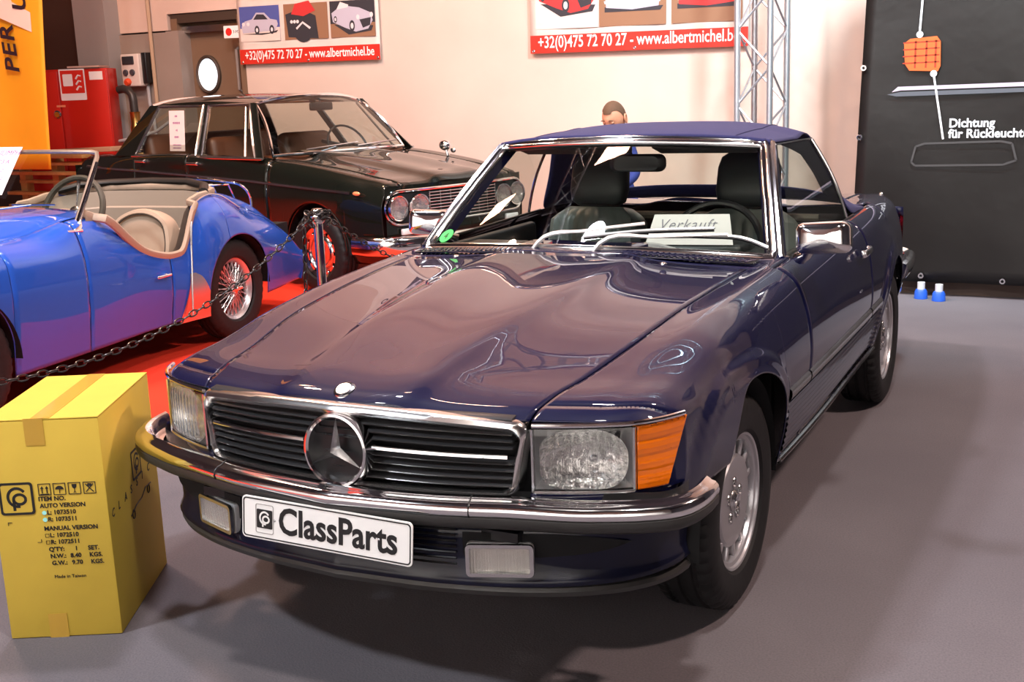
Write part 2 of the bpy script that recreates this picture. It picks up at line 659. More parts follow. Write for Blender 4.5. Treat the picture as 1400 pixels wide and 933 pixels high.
# water pipe
g = G()
g.tube(spath([(-8.16, 6.76, 1.665), (-8.05, 6.76, 1.67), (-7.98, 6.76, 1.62), (-7.96, 6.76, 1.45), (-7.93, 6.76, .0)], 26), .045, 10)
wp_ = g.build('water_pipe', mat('black_pipe', (.035, .03, .028), rough=.4, metal=.3))
tag(wp_, 'dark water pipe with a brass coupling next to the red cabinet', 'pipe')
g = G()
g.lathe([(.055, 0), (.062, .02), (.062, .10), (.05, .13), (.055, .24), (.062, .26)], Matrix.Translation((-7.955, 6.76, 1.16)), 14)
g.build('coupling', mat('brass', (.50, .32, .10), rough=.3, metal=1), wp_)
g = G()
g.tube([(-8.25, 6.78, 1.10), (-7.95, 6.76, 1.14), (-7.7, 6.8, 1.2), (-7.45, 6.85, 1.35)], .018, 8)
g.build('side_branch', mat('grey_cable', (.35, .35, .36)), wp_)
# red fire cabinet
cb_ = thing('fire_cabinet', 'red metal fire hose cabinet with white pictogram stickers at the far left', 'cabinet', (-8.75, 6.47, 0), math.radians(25))
CABR = mat('cabinet_red', (.50, .012, .006), rough=.35, coat=.3)
g = G()
g.rbox((0, .15, 1.15), (1.10, .30, 1.52), .01)
g.build('cabinet_body', CABR, cb_)
for x in (-.275, .275):
    g = G()
    g.rbox((x, -.012, 1.15), (.535, .02, 1.48), .005)
    dd = g.build('cabinet_door', CABR, cb_)
g = G()
g.lathe([(0, .02), (.03, .02), (.045, .008), (.045, 0)], frame((-.05, -.022, 1.42), (1, 0, 0), (0, 0, 1)), 18)
g.build('lock_knob', CHROME, dd)
g = G()
g.box((.30, .12, 1.93), (.36, .3, .02))
g.build('cabinet_top_plate', mat('pale_shelf', (.5, .35, .28), rough=.6), cb_, smooth=False)
for x in (.16, -.42):
    PM2 = frame((x, -.024, 1.74), (1, 0, 0), (0, 0, 1))
    g = G(PM2)
    g.prism(rrect(.29, .34, .01), 0, .002)
    st_ = g.build('sticker', WHITE, cb_, smooth=False)
    g = G(PM2)
    g.prism(rrect(.26, .25, .005, cy=.03), .002, .003)
    g.build('sticker_field', mat('sticker_red', (.60, .02, .01), rough=.5), st_, smooth=False)
    g = G(PM2)
    g.prism(rrect(.11, .13, .01, cx=-.05, cy=.05), .003, .004)
    g.build('hose_reel_symbol', WHITE, st_, smooth=False)
    g = G(PM2)
    for k in range(3):
        g.tube([(.04, -.06 + .06*k, .004), (.07, -.02 + .06*k, .004), (.10, -.03 + .06*k, .004)], .010, 5)
    g.build('flame_symbol', WHITE, st_)
g = G()
g.box((.43, -.024, 1.83), (.15, .003, .09))
g.build('sticker', WHITE, cb_, smooth=False)
g = G()
g.box((.0, -.023, 1.51), (.10, .002, .022))
g.build('small_label', mat('label_orange', (.75, .25, .12), rough=.6), cb_, smooth=False)
# timber stack at the left
WOOD = mat('pine_wood', (.50, .27, .09), rough=.7, noise=(8, .2))
pt = thing('wood_pallet', 'stack of pale wooden pallet boards behind the blue roadster', 'pallet', (-8.42, 5.95, 0.0065), math.radians(-4))
for (dx, z, l, dy) in ((0, .98, 1.3, 0), (.1, .90, 1.1, .05), (-.05, .80, 1.3, 0), (.05, .70, 1.2, .1), (0, .58, 1.3, 0), (0, .44, 1.3, 0), (0, .3, 1.3, 0), (0, .14, 1.3, 0)):
    g = G()
    g.rbox((dx - .1, dy, z), (l, .12, .035), .004)
    g.build('pallet_board', WOOD, pt)
for dx in (-.6, -.05, .45):
    g = G()
    g.rbox((dx, .1, .49), (.10, .10, .98), .005)
    g.build('pallet_block', WOOD, pt)
g = G()
g.rbox((.25, .22, 1.03), (1.1, .22, .05), .006, rot=(0, -.03, 0))
g.build('pallet_board', mat('grey_wood', (.34, .2, .12), rough=.7), pt)

# yellow hanging banner
YM = frame((-7.78, 5.0, 2.3), (1, .03, 0), (0, 0, 1))
g = G(YM)
rows = []
for i in range(31):
    x = -1.1 + 1.5*i/30
    rows.append([(x + (.12 + .085*(z - .19))*(x + 1.1)/1.5, z, .02*math.sin(x*6 + z*1.2)) for z in np.linspace(-1.38, 1.6, 20)])
g.grid(rows)
yb = g.build('yellow_banner', mat('banner_yellow', (.72, .33, .012), rough=.6, noise=(2, .06)))
tag(yb, 'tall yellow hanging banner with dark slanted lettering at the left edge', 'banner')
md = yb.modifiers.new('thickness', 'SOLIDIFY')
md.thickness = .004
TM_ = YM @ Matrix.Translation((.145, -.46, .035)) @ Matrix.Rotation(math.radians(93), 4, 'Z')
text('banner_lettering', 'PER', .245, TM_, mat('banner_ink', (.02, .008, .015), rough=.6), yb, off=.005, shear=.22, sx=1.05, ext=.001, space=1.12)
text('banner_lettering', 'U', .245, YM @ Matrix.Translation((.33, .10, .035)) @ Matrix.Rotation(math.radians(93), 4, 'Z'), mat('banner_ink', (.02, .008, .015)), yb, off=.005, shear=.22, sx=1.05, ext=.001)
g = G(YM)
g.add([(-.42, .25, .030), (-.03, .06, .030), (.36, -.09, .030), (.37, .09, .030), (.15, .20, .030), (.05, .55, .030), (-.2, .7, .030), (-.42, .60, .030)], [(0, 1, 2, 3, 4, 5, 6)])
g.build('white_stripe', mat('banner_white', (.70, .58, .50), rough=.6), yb, smooth=False)

# ---------------- printed banners on the wall
REDP = mat('red_strip', (.52, .022, .010), rough=.55)
CREAM = mat('banner_cream', (.66, .56, .50), rough=.6, noise=(5, .05))
PLUM = mat('plum_print', (.28, .05, .10), rough=.6)


def P2(M, pts, h, nm, m, parent):
    g = G(M)
    g.add([(x, y, h) for x, y in pts], [tuple(range(len(pts)))])
    return g.build(nm, m, parent, smooth=False, weld=False)


def car_print(M, cx, cy, s, cols, parent, kind):
    """flat printed picture of a parked car: bodywork, glass, wheels, lamps"""
    T = lambda L: [(cx + a*s, cy + b*s) for a, b in L]
    circ = lambda x, y, r, n=16, k=1.0: [(x + r*k*math.cos(t), y + r*math.sin(t)) for t in np.linspace(0, 2*PI, n, endpoint=False)]
    bodyc, dark, pale = cols
    h = .004
    if kind == 'side':
        P2(M, T([(-1, -.42), (.9, -.40), (1, -.3), (.1, -.48)]), h, 'printed_shadow', dark, parent)
        P2(M, T([(-1, -.1), (-.95, -.38), (.85, -.32), (1, -.05), (.95, .12), (.6, .18), (.3, .45), (-.15, .47), (-.4, .2), (-.8, .12)]), h + .0006, 'printed_body', bodyc, parent)
        P2(M, T([(-.32, .18), (-.12, .40), (.25, .38), (.48, .16)]), h + .0012, 'printed_glass', dark, parent)
        for x in (-.15, .66):
            P2(M, T(circ(x, -.27, .19, 16, .7)), h + .0012, 'printed_wheel', dark, parent)
            P2(M, T(circ(x, -.27, .09, 12, .7)), h + .0018, 'printed_hub', pale, parent)
        for x in (-.88, -.62):
            P2(M, T(circ(x, 0, .08)), h + .0018, 'printed_lamp', pale, parent)
    elif kind == 'front':
        P2(M, T([(-.9, -.55), (.9, -.55), (1.0, -.42), (-.9, -.40)]), h, 'printed_shadow', dark, parent)
        P2(M, T([(-.85, -.42), (-.9, .1), (-.65, .45), (-.4, .8), (.4, .8), (.65, .45), (.9, .1), (.85, -.42), (0, -.5)]), h + .0006, 'printed_body', bodyc, parent)
        P2(M, T([(-.5, .45), (-.35, .75), (.35, .75), (.5, .45)]), h + .0012, 'printed_glass', dark, parent)
        P2(M, T([(-.9, -.30), (.9, -.30), (.92, -.22), (-.92, -.22)]), h + .0012, 'printed_bumper', pale, parent)
        for x in (-.65, .65):
            P2(M, T(circ(x, .12, .13)), h + .0012, 'printed_lamp', pale, parent)
            P2(M, T(circ(x, -.10, .06)), h + .0012, 'printed_lamp', pale, parent)
    elif kind == 'quarter':
        P2(M, T([(-.9, -.2), (-.2, -.62), (.9, -.5), (1, -.3)]), h, 'printed_shadow', dark, parent)
        P2(M, T([(-1, .25), (-.95, -.1), (-.35, -.35), (.15, -.52), (.75, -.42), (.98, -.1), (.9, .2), (.35, .42), (-.2, .5), (-.7, .42)]), h + .0006, 'printed_body', bodyc, parent)
        P2(M, T([(-.75, .38), (-.55, .68), (-.15, .55), (-.2, .45)]), h + .0012, 'printed_glass', pale, parent)
        P2(M, T([(.35, -.05), (.5, -.38), (.85, -.28), (.9, .02)]), h + .0012, 'printed_grille', dark, parent)
        for x, y, r in ((-.02, -.28, .22), (-.82, .0, .13)):
            P2(M, T(circ(x, y, r, 16, .6)), h + .0012, 'printed_wheel', dark, parent)
            P2(M, T(circ(x, y, r*.55, 12, .6)), h + .0018, 'printed_hub', pale, parent)
        for x, y in ((.28, .05), (.93, .12)):
            P2(M, T(circ(x, y, .10, 14, .8)), h + .0018, 'printed_lamp', pale, parent)
    else:
        P2(M, T([(-1, .3), (-.9, -.6), (.6, -.7), (.5, .2), (-.2, .5)]), h, 'printed_body', dark, parent)
        P2(M, T([(-.5, .7), (.2, .8), (.5, .4), (-.1, .2), (-.7, .3)]), h + .0006, 'printed_tank', bodyc, parent)
        P2(M, T(circ(-.15, -.35, .48, 20)), h + .0012, 'printed_wheel', dark, parent)
        for x in (-.7, -.55, -.4):
            P2(M, T(circ(x, .0, .07)), h + .0018, 'printed_dial', pale, parent)
        P2(M, T([(-.5, -.25), (-.15, 0), (.25, -.25), (.18, -.32), (-.15, -.08), (-.45, -.32)]), h + .0018, 'printed_spoke', pale, parent)


SILV = mat('print_silver', (.45, .42, .50), rough=.6)
PDARK = mat('print_dark', (.03, .028, .035), rough=.6)
PPALE = mat('print_pale', (.70, .62, .62), rough=.6)
PBLUE = mat('print_blue', (.07, .09, .30), rough=.6)
PBROWN = mat('print_brown', (.26, .13, .07), rough=.6)
PRED = mat('print_red', (.50, .03, .03), rough=.6)


def wall_banner(nm_label, x0, x1, zb, zs, pics, seed, top=3.2):
    w = x1 - x0
    M_ = frame((x0, 7.175, zb), (1, 0, -.012), (0, 0, 1))
    g = G(M_)
    g.grid([[(w*i/24, z, .006*math.sin(i*.7 + z*3)) for z in np.linspace(0, top - zb, 8)] for i in range(25)])
    b = g.build('wall_banner', CREAM)
    md = b.modifiers.new('thickness', 'SOLIDIFY')
    md.thickness = .003
    tag(b, nm_label, 'banner')
    M3 = M_ @ Matrix.Translation((0, 0, .010))
    P2(M3, [(0, 0), (w, 0), (w, zs), (0, zs)], 0, 'red_strip', REDP, b)
    text('banner_lettering', '+32(0)475 72 70 27 - www.albertmichel.be', w*.072, M3 @ Matrix.Translation((w*.5, zs*.30, .001)), WHITE, b, sx=.735, align='CENTER', off=.0016, ext=.0003)
    for (u0, u1, v0, v1, bg, fg, kind, cols) in pics:
        P2(M3, [(u0, v0), (u1, v0), (u1, v1), (u0, v1)], .001, 'photo_print', bg, b)
        P2(M3, [(u0, v0), (u1, v0), (u1, v0 + (v1 - v0)*.38), (u0, v0 + (v1 - v0)*.38)], .002, 'photo_ground', fg, b)
        car_print(M3, (u0 + u1)/2, v0 + (v1 - v0)*.5, (u1 - u0)*.46, cols, b, kind)
    for x, y in ((.03, .02), (w/2, .02), (w - .03, .02)):
        g = G(M3)
        g.lathe([(.004, .003), (.010, .004), (.014, .001)], Matrix.Translation((x, y, 0)), 12)
        g.build('eyelet', STEEL, b)
    return b, M3


b1, M3 = wall_banner('smaller printed banner with three car photos above the black saloon', -6.745, -4.945, 1.885, .155,
                     ((.03, .56, .235, .60, PBLUE, CREAM, 'side', (SILV, PDARK, PPALE)), (.62, 1.18, .235, .60, PBROWN, PBROWN, 'cockpit', (PRED, PDARK, PPALE)),
                      (1.21, 1.76, .235, .60, PDARK, PBROWN, 'quarter', (SILV, PDARK, PPALE))), 1, 3.0)
text('banner_title', '& Fils', .16, M3 @ Matrix.Translation((.20, .67, .001)), PLUM, b1, sx=.8)
g = G(M3)
g.lathe([(.06, .001), (.10, .002)], Matrix.Translation((.98, .76, 0)), 20)
g.build('round_crest', PDARK, b1)
b2, M3 = wall_banner('larger printed banner with three car photos partly behind the metal truss', -3.243, -1.13, 1.845, .165,
                     ((.06, .70, .22, .80, CREAM, CREAM, 'quarter', (PRED, PDARK, PPALE)), (.71, 1.36, .22, .80, PBROWN, PBROWN, 'front', (SILV, PDARK, PPALE)),
                      (1.41, 2.06, .22, .80, PPALE, PBROWN, 'front', (PRED, PDARK, PPALE))), 2, 3.4)

# ---------------- truss
tr = thing('lattice_truss', 'upright square aluminium lattice truss in front of the beige wall', 'truss', (-.79, 6.35, 0), math.radians(-13))
ALU = mat('aluminium', (.60, .62, .66), rough=.35, metal=.85)
hs = .145
cn = [(hs, hs), (-hs, hs), (-hs, -hs), (hs, -hs)]
for x, y in cn:
    g = G()
    g.tube([(x, y, .01), (x, y, 4.6)], .026, 12)
    g.build('chord_tube', ALU, tr)
for k in range(4):
    a, b = cn[k], cn[(k + 1) % 4]
    for j in range(15):
        z = .15 + .295*j
        p, q = (a, b) if (j + k) % 2 == 0 else (b, a)
        g = G()
        g.tube([(p[0], p[1], z), (q[0], q[1], z + .295)], .0095, 6)
        g.build('brace', ALU, tr)
g = G()
g.box((0, 0, .006), (.5, .5, .012))
g.build('base_plate', ALU, tr, smooth=False)

# ---------------- dark stand wall with print
BN = mat('dark_vinyl', (.009, .0075, .0068), rough=.38, bump=(3.5, .35, .02))
YB = 5.30
g = G()
g.box((1.95, 5.44, 1.80), (3.3, .06, 3.6))
pw = g.build('stand_panel', mat('brown_panel', (.09, .055, .04), rough=.6), smooth=False)
struct(pw)
g = G()
rows = []
for i in range(41):
    u = i/40
    rows.append([(.155 + .033*max(0, (z - .7))*(1 - u) + (3.3 - .15)*u + (.05*((.7 - z)/.6)**2*(1 - u)**6 if z < .7 else 0), YB + .012*math.sin(u*31) * max(0, 1 - z) + .006*math.sin(u*13 + z*4), z) for z in np.linspace(.105, 3.5, 40)])
g.grid(rows)
db = g.build('dark_banner', BN)
md = db.modifiers.new('thickness', 'SOLIDIFY')
md.thickness = .003
tag(db, 'large dark vinyl banner with white German lettering and an orange lamp print at the right', 'banner')
DBM = frame((0, YB - .022, 0), (1, 0, 0), (0, 0, 1))
PW = mat('print_white', (.72, .72, .74), rough=.5)
text('banner_lettering', 'Dichtung\nf\u00fcr R\u00fcckleuchte', .082, DBM @ Matrix.Translation((.768, 1.172, 0)), PW, db, off=.0022, line=.86, sx=.96)
OR = mat('print_orange', (.60, .10, .02), rough=.35)
OR2 = mat('print_orange_dark', (.30, .03, .01), rough=.35)
P2(DBM, [(.46, 1.735), (.47, 1.60), (.50, 1.555), (.685, 1.545), (.70, 1.58), (.695, 1.74), (.67, 1.775), (.50, 1.765)], .001, 'lamp_print', OR, db)
for z in (1.60, 1.645, 1.69, 1.735):
    P2(DBM, [(.455, z), (.69, z + .004), (.69, z + .012), (.455, z + .008)], .002, 'lamp_rib_print', OR2, db)
for x in (.53, .60, .66):
    P2(DBM, [(x, 1.57), (x + .012, 1.57), (x + .012, 1.75), (x, 1.75)], .002, 'lamp_rib_print', OR2, db)


def pline(a, b, w, m, nm='printed_line'):
    d = Vector((b[0] - a[0], b[1] - a[1])).normalized()
    n_ = Vector((-d.y, d.x))*w/2
    P2(DBM, [(a[0] + n_.x, a[1] + n_.y), (a[0] - n_.x, a[1] - n_.y), (b[0] - n_.x, b[1] - n_.y), (b[0] + n_.x, b[1] + n_.y)], .0025, nm, m, db)


pline((.558, 1.79), (.62, 3.0), .013, PW)
pline((.658, 1.53), (.736, 1.093), .013, PW)
for x, y in ((.560, 1.79), (.658, 1.53)):
    P2(DBM, [(x + .022*math.cos(a), y + .022*math.sin(a)) for a in np.linspace(0, 2*PI, 16, endpoint=False)], .003, 'printed_dot', PW, db)
P2(DBM, [(.39, 1.415), (.43, 1.45), (3.2, 1.47), (3.2, 1.44), (.45, 1.425)], .001, 'printed_chrome_strip', mat('print_lilac', (.42, .35, .42), rough=.5), db)
P2(DBM, [(.36, 1.40), (.45, 1.415), (3.2, 1.43), (3.2, 1.41), (.42, 1.385)], .001, 'printed_edge', mat('print_grey', (.08, .085, .10), rough=.5), db)
gas = [(.56, 1.045), (.62, 1.065), (1.10, 1.075), (1.17, 1.06), (1.20, .95), (1.12, .92), (.56, .915), (.535, .94)]
for i in range(8):
    pline(gas[i], gas[(i + 1) % 8], .014, mat('print_seal', (.048, .044, .044), rough=.5), 'printed_seal')
for x, z in ((.186, 1.584), (.170, 1.111), (.615, .150), (1.144, .132), (1.65, .13)):
    g = G()
    g.lathe([(.006, .0), (.010, .008), (.019, .008), (.022, 0)], frame((x + .012, YB - .020, z), (1, 0, 0), (0, 0, 1)), 14)
    g.build('eyelet', CHROME, db)
for x, y in ((.64, 5.22), (.765, 5.16)):
    g = G()
    g.tube([(x, y, .05), (x, y, .115)], .026, 12)
    ft = g.build('stand_foot', mat('white_plastic', (.6, .62, .65), rough=.4))
    tag(ft, 'white round stand foot with a blue cap below the dark banner, ' + ('nearer the car' if x < .7 else 'right-hand one'), 'foot', 'stand feet below the dark banner')
    g = G()
    g.lathe([(0, .0), (.046, .0), (.042, .05), (.033, .065), (.0, .066)], Matrix.Translation((x, y, .001)), 16)
    g.build('blue_cap', mat('blue_plastic', (.02, .10, .55), rough=.4), ft)

# ---------------- the hall beyond the frame: roof, side walls, overhead trusses and lamps
g = G()
g.prism([(-14, -14), (14, -14), (14, 7.9), (-14, 7.9)], HZ + .0, HZ + .2)
struct(g.build('ceiling', mat('dark_ceiling', (.035, .036, .055), rough=.9), smooth=False))
for nm, a in (('wall_left', (-14.2, -14, -14, 7.9)), ('wall_right', (14, -14, 14.2, 7.9)), ('wall_front', (-14, -10.2, 14, -10))):
    g = G()
    g.prism([(a[0], a[1]), (a[2], a[1]), (a[2], a[3]), (a[0], a[3])], 0, HZ)
    struct(g.build(nm, mat('white_reflector_wall', (.70, .68, .66), rough=.9) if nm == 'wall_front' else mat('hall_wall', (.085, .08, .10), rough=.9), smooth=False))  # unseen front wall made white as a bright reflector for the chrome
g = G()
g.prism([(6.0, 7.2), (14, 7.2), (14, 7.6), (6.0, 7.6)], 0, HZ)
struct(g.build('wall_far_right', mat('hall_wall', (.16, .14, .15)), smooth=False))


def overhead(x0, y0, x1, y1, z, w, lab):
    L = math.hypot(x1 - x0, y1 - y0)
    t = thing('overhead_truss', lab, 'truss', (x0, y0, z), math.atan2(y1 - y0, x1 - x0))
    for a, b in ((0, 0), (0, w), (w, w/2)):
        g = G()
        g.tube([(0, b, a), (L, b, a)], .03, 8)
        g.build('chord_tube', ALU, t)
    n = int(L/.5)
    g = G()
    for k in range(n):
        s = k*L/n
        e = s + L/n
        for p, q in (((0, 0), (w, w/2)), ((0, w), (w, w/2)), ((0, 0), (0, w))):
            if k % 2:
                p, q = q, p
            g.tube([(s, p[1], p[0]), (e, q[1], q[0])], .014, 5)
    stuff(g.build('lattice', ALU, t))
    return t


overhead(-5.5, 4.2, 3.5, 4.6, 5.2, .45, 'overhead lattice truss running parallel to the back wall')
overhead(-3.2, -3.0, -2.2, 6.0, 6.1, .45, 'overhead lattice truss above the chain barrier')
overhead(2.6, -3.0, 3.2, 6.0, 5.9, .45, 'overhead lattice truss on the right side of the stand')
# ================================================================== the dark blue convertible
car = thing('convertible_car', 'dark navy blue convertible with closed soft top and chrome bumper in the foreground', 'car')


def sstep(a, b, x):
    t = min(1, max(0, (x - a)/(b - a)))
    return t*t*(3 - 2*t)


def bow(x, y, z=0):
    return y + (0.33*x*x + 1.5*max(0, abs(x) - .65)**2)*(1 - sstep(-0.60, 0.15, y)) - 0.16*x*x*sstep(2.9, 3.4, y)


z0 = [(-.835, .783), (-.815, .798), (-.77, .813), (-.6, .845), (-.3, .893), (0, .922), (.3, .942), (.62, .956), (.85, .962),
      (2.4, .965), (2.7, .962), (3.0, .950), (3.3, .922), (3.4, .895), (3.45, .86)]
body = Sec([
    ([(0, 0)], z0),
    ([(-.835, .185), (0, .245), (.62, .265), (3.45, .26)], [(y, z - .002) for y, z in z0]),
    ([(-.835, .215), (0, .275), (.62, .295), (3.45, .29)], [(y, z - .010) for y, z in z0]),
    ([(-.835, .505), (-.6, .55), (-.35, .592), (0, .617), (.3, .64), (.62, .662), (.9, .67), (2.4, .62), (3.45, .60)],
     [(-.835, .757), (-.815, .771), (-.77, .786), (-.6, .810), (-.35, .850), (0, .884), (.3, .906), (.62, .922), (.9, .934),
      (1.8, .950), (2.4, .957), (2.8, .950), (3.2, .925), (3.38, .895), (3.45, .855)]),
    ([(-.835, .63), (-.6, .675), (-.35, .705), (0, .722), (.3, .735), (.62, .745), (.9, .748), (1.8, .755), (2.4, .745), (3.0, .71), (3.45, .67)],
     [(-.835, .753), (-.815, .767), (-.77, .782), (-.6, .808), (-.35, .848), (0, .881), (.3, .903), (.62, .919), (.9, .930),
      (1.8, .948), (2.4, .955), (2.8, .946), (3.2, .918), (3.38, .885), (3.45, .845)]),
    ([(-.835, .740), (-.74, .755), (-.6, .768), (-.35, .782), (0, .787), (.3, .795), (.62, .803), (.9, .806), (1.8, .815), (2.4, .805), (3.0, .765), (3.45, .715)],
     [(-.835, .746), (-.815, .760), (-.77, .772), (-.6, .790), (-.35, .820), (0, .844), (.3, .866), (.62, .882), (.9, .892),
      (1.8, .910), (2.4, .917), (2.8, .907), (3.2, .880), (3.38, .85), (3.45, .82)]),
    ([(-.835, .793), (-.74, .803), (-.6, .811), (-.35, .819), (0, .827), (.3, .834), (.62, .842), (.9, .846), (1.8, .852), (2.4, .842), (3.0, .80), (3.45, .745)],
     [(-.835, .728), (-.77, .740), (-.6, .744), (-.35, .752), (0, .765), (.3, .785), (.62, .800), (1.8, .825), (2.4, .830), (2.8, .82), (3.2, .80), (3.45, .76)]),
    ([(-.835, .812), (-.6, .820), (-.35, .832), (0, .845), (.3, .856), (.62, .863), (1.3, .868), (1.8, .870), (2.4, .862), (3.0, .82), (3.45, .765)],
     [(-.835, .63), (-.6, .645), (0, .675), (.6, .700), (1.8, .72), (3.45, .70)]),
    ([(-.835, .810), (-.6, .818), (-.35, .832), (0, .848), (.3, .860), (.62, .867), (1.3, .872), (1.8, .874), (2.4, .866), (3.0, .824), (3.45, .768)],
     [(-.835, .57), (0, .60), (3.45, .61)]),
    ([(-.835, .785), (-.6, .802), (-.35, .817), (0, .830), (.3, .842), (.62, .848), (1.8, .852), (2.4, .845), (3.0, .805), (3.45, .755)],
     [(0, .47), (3.45, .48)]),
    ([(-.835, .74), (-.6, .77), (-.35, .78), (0, .795), (.3, .812), (1.8, .822), (2.4, .815), (3.0, .77), (3.45, .74)],
     [(0, .335), (3.45, .36)])], bow)
AR, AZ, AY2 = .372, .335, 2.455


FY, FA, FH, FP = -.045, .395, .378, 2.6      # front wheel arch: a squared-off oval


def front_arch(Y):
    t = abs((Y - FY)/FA)
    base = .515 if Y < -.3 else .335
    return max(base, AZ + FH*(1 - t**FP)**(1/FP)) if t < 1 else base


def flare(y, z):
    h = 0
    for cy in (0, AY2):
        if cy == 0:
            d = ((abs((y - FY)/FA)**FP + abs((z - AZ)/FH)**FP)**(1/FP) - 1)*.385
        else:
            d = math.hypot(y - cy, z - AZ) - AR
        if d < .10:
            h = max(h, .013*(1 - sstep(.045, .075, d)) + .006*(1 - sstep(0, .02, d)))
    return h


def full(rows):
    return [[(-x, y, z) for x, y, z in reversed(r[1:])] + list(r) for r in rows]


CC = (0, 1.3, .3)
# bonnet
ys = [-.835, -.83, -.822, -.812, -.80, -.785] + list(np.arange(-.76, .60, .04)) + [.612]
g = G()
g.grid(full([body.row(Y, 0, 2.985, 34) for Y in ys]))
bonnet = g.build('bonnet', NAVY, car, out=CC, solid=.006)
# front fender: top piece and side piece share an edge
ytop = [-.835, -.83, -.822, -.812, -.80, -.785] + [y for y in ystations(-.76, .655, .035, 0, AR)]
g = body.panel([-.835, -.83, -.822, -.812, -.80, -.785], 3.015, 10, 30, zlow=.740)
ysd = ystations(-.785, .6582, .03, FY, FA)
body.panel(ysd, 3.015, 10, 60, zlow=front_arch, bump=flare, g=g)
# body colour strip under the lamps
strip = [(.50, -.755), (.60, -.715), (.68, -.672), (.74, -.638), (.785, -.585), (.812, -.52)]
sp = spath(strip, 16)
g.grid([[(x, y, .572), (x - .004, y, .55), (x - .012, y + .01, .51)] for x, y in sp])
g.both('front_fender', NAVY, car, out=(.2, 1, .2), solid=.004)
# door
g = body.panel(ystations(.6618, 1.798, .045), 4.0, 10, 40, zlow=.335, bump=flare)
doors = g.both('door', NAVY, car, out=(.2, 1.2, .2), solid=.004)
# rear quarter
g = body.panel(ystations(1.8016, 3.45, .04, AY2, AR), lambda Y: 4.0 if Y < 2.42 else 3.015, 10, 44,
               zlow=arch_low(.345, AY2, AZ, AR), bump=flare)
g.both('rear_fender', NAVY, car, out=(.2, 2.4, .2), solid=.004)
# deck between top and boot lid, boot lid
g = G()
g.grid(full([body.row(Y, 0, 3.9, 30) for Y in np.linspace(2.30, 2.60, 8)]))
g.build('tonneau_cover', NAVY, car, out=CC, solid=.004)
g = G()
g.grid(full([body.row(Y, 0, 2.985, 30) for Y in list(np.linspace(2.606, 3.35, 20)) + [3.39, 3.42, 3.44, 3.45]]))
g.build('boot_lid', NAVY, car, out=CC, solid=.004)
# cowl below the windscreen
g = G()
g.grid(full([body.row(Y, 0, 3.95, 30) for Y in np.linspace(.620, .88, 10)]))
g.build('cowl', NAVY, car, out=CC, solid=.004)
g = G()
for i in range(22):
    u = i/21
    x = .20 + .45*u
    y = .660 + .042*u
    zc = .953 - .0235*u
    g.box((x, y, zc + .005), (.008, .070, .010), rot=(0, .35, -.30))
l, r = g.both('air_intake_louvres', NAVY, car)
stuff(l), stuff(r)
g = G()
g.add([(.18, .622, .9575), (.665, .655, .9345), (.672, .755, .9365), (.18, .700, .9615)], [(0, 1, 2, 3)])
g.both('air_intake_recess', TRIMBLK, car)
g = G()
g.tube([(.18, .625, .955), (.45, .645, .944), (.665, .668, .930)], .0035, 6)
g.both('cowl_bead', CHROME, car)
for x, y, z in ((.40, .52, .944), (-.40, .52, .944)):
    g = G()
    g.ball((x, y, z), (.012, .014, .008))
    g.build('washer_nozzle', CHROME, car)

# dark shell inside, wheel housings
g = G()
g.box((0, -.30, .58), (1.36, .62, .26))
g.box((0, .50, .58), (1.48, .55, .60))
g.box((0, 1.4, .45), (1.50, 1.5, .20))
g.box((0, 2.72, .62), (1.20, 1.2, .50))
g.box((0, 3.05, .60), (1.36, .62, .40))
g.build('underbody', DARK, car, smooth=False)
g = G()
for cy in (0, AY2):
    g = G()
    g.grid([[(x, (cy if cy else FY) + (AR + (.004 if cy else .03))*math.cos(a), AZ + (AR + .006)*math.sin(a)) for x in (.50, .83)] for a in np.linspace(-.05, PI + .05, 30)])
    g.both('wheel_housing', DARK, car)

# ---------------- lamps
LZ0, LZ1 = .578, .738
plan = [(0, -.835), (.3, -.805), (.505, -.751), (.65, -.695), (.735, -.645), (.785, -.590), (.820, -.525)]
PP = spath(plan, 200)


def plan_at(x0, x1, n, off=0.0):
    a, b = np.argmin(abs(PP[:, 0] - x0)), np.argmin(abs(PP[:, 0] - x1))
    out = []
    for t in np.linspace(a, b, n):
        i = int(round(t))
        p = PP[i]
        d = PP[min(i + 2, 199)] - PP[max(i - 2, 0)]
        d = d/np.linalg.norm(d)
        out.append((p[0] + d[1]*off, p[1] - d[0]*off))
    return out


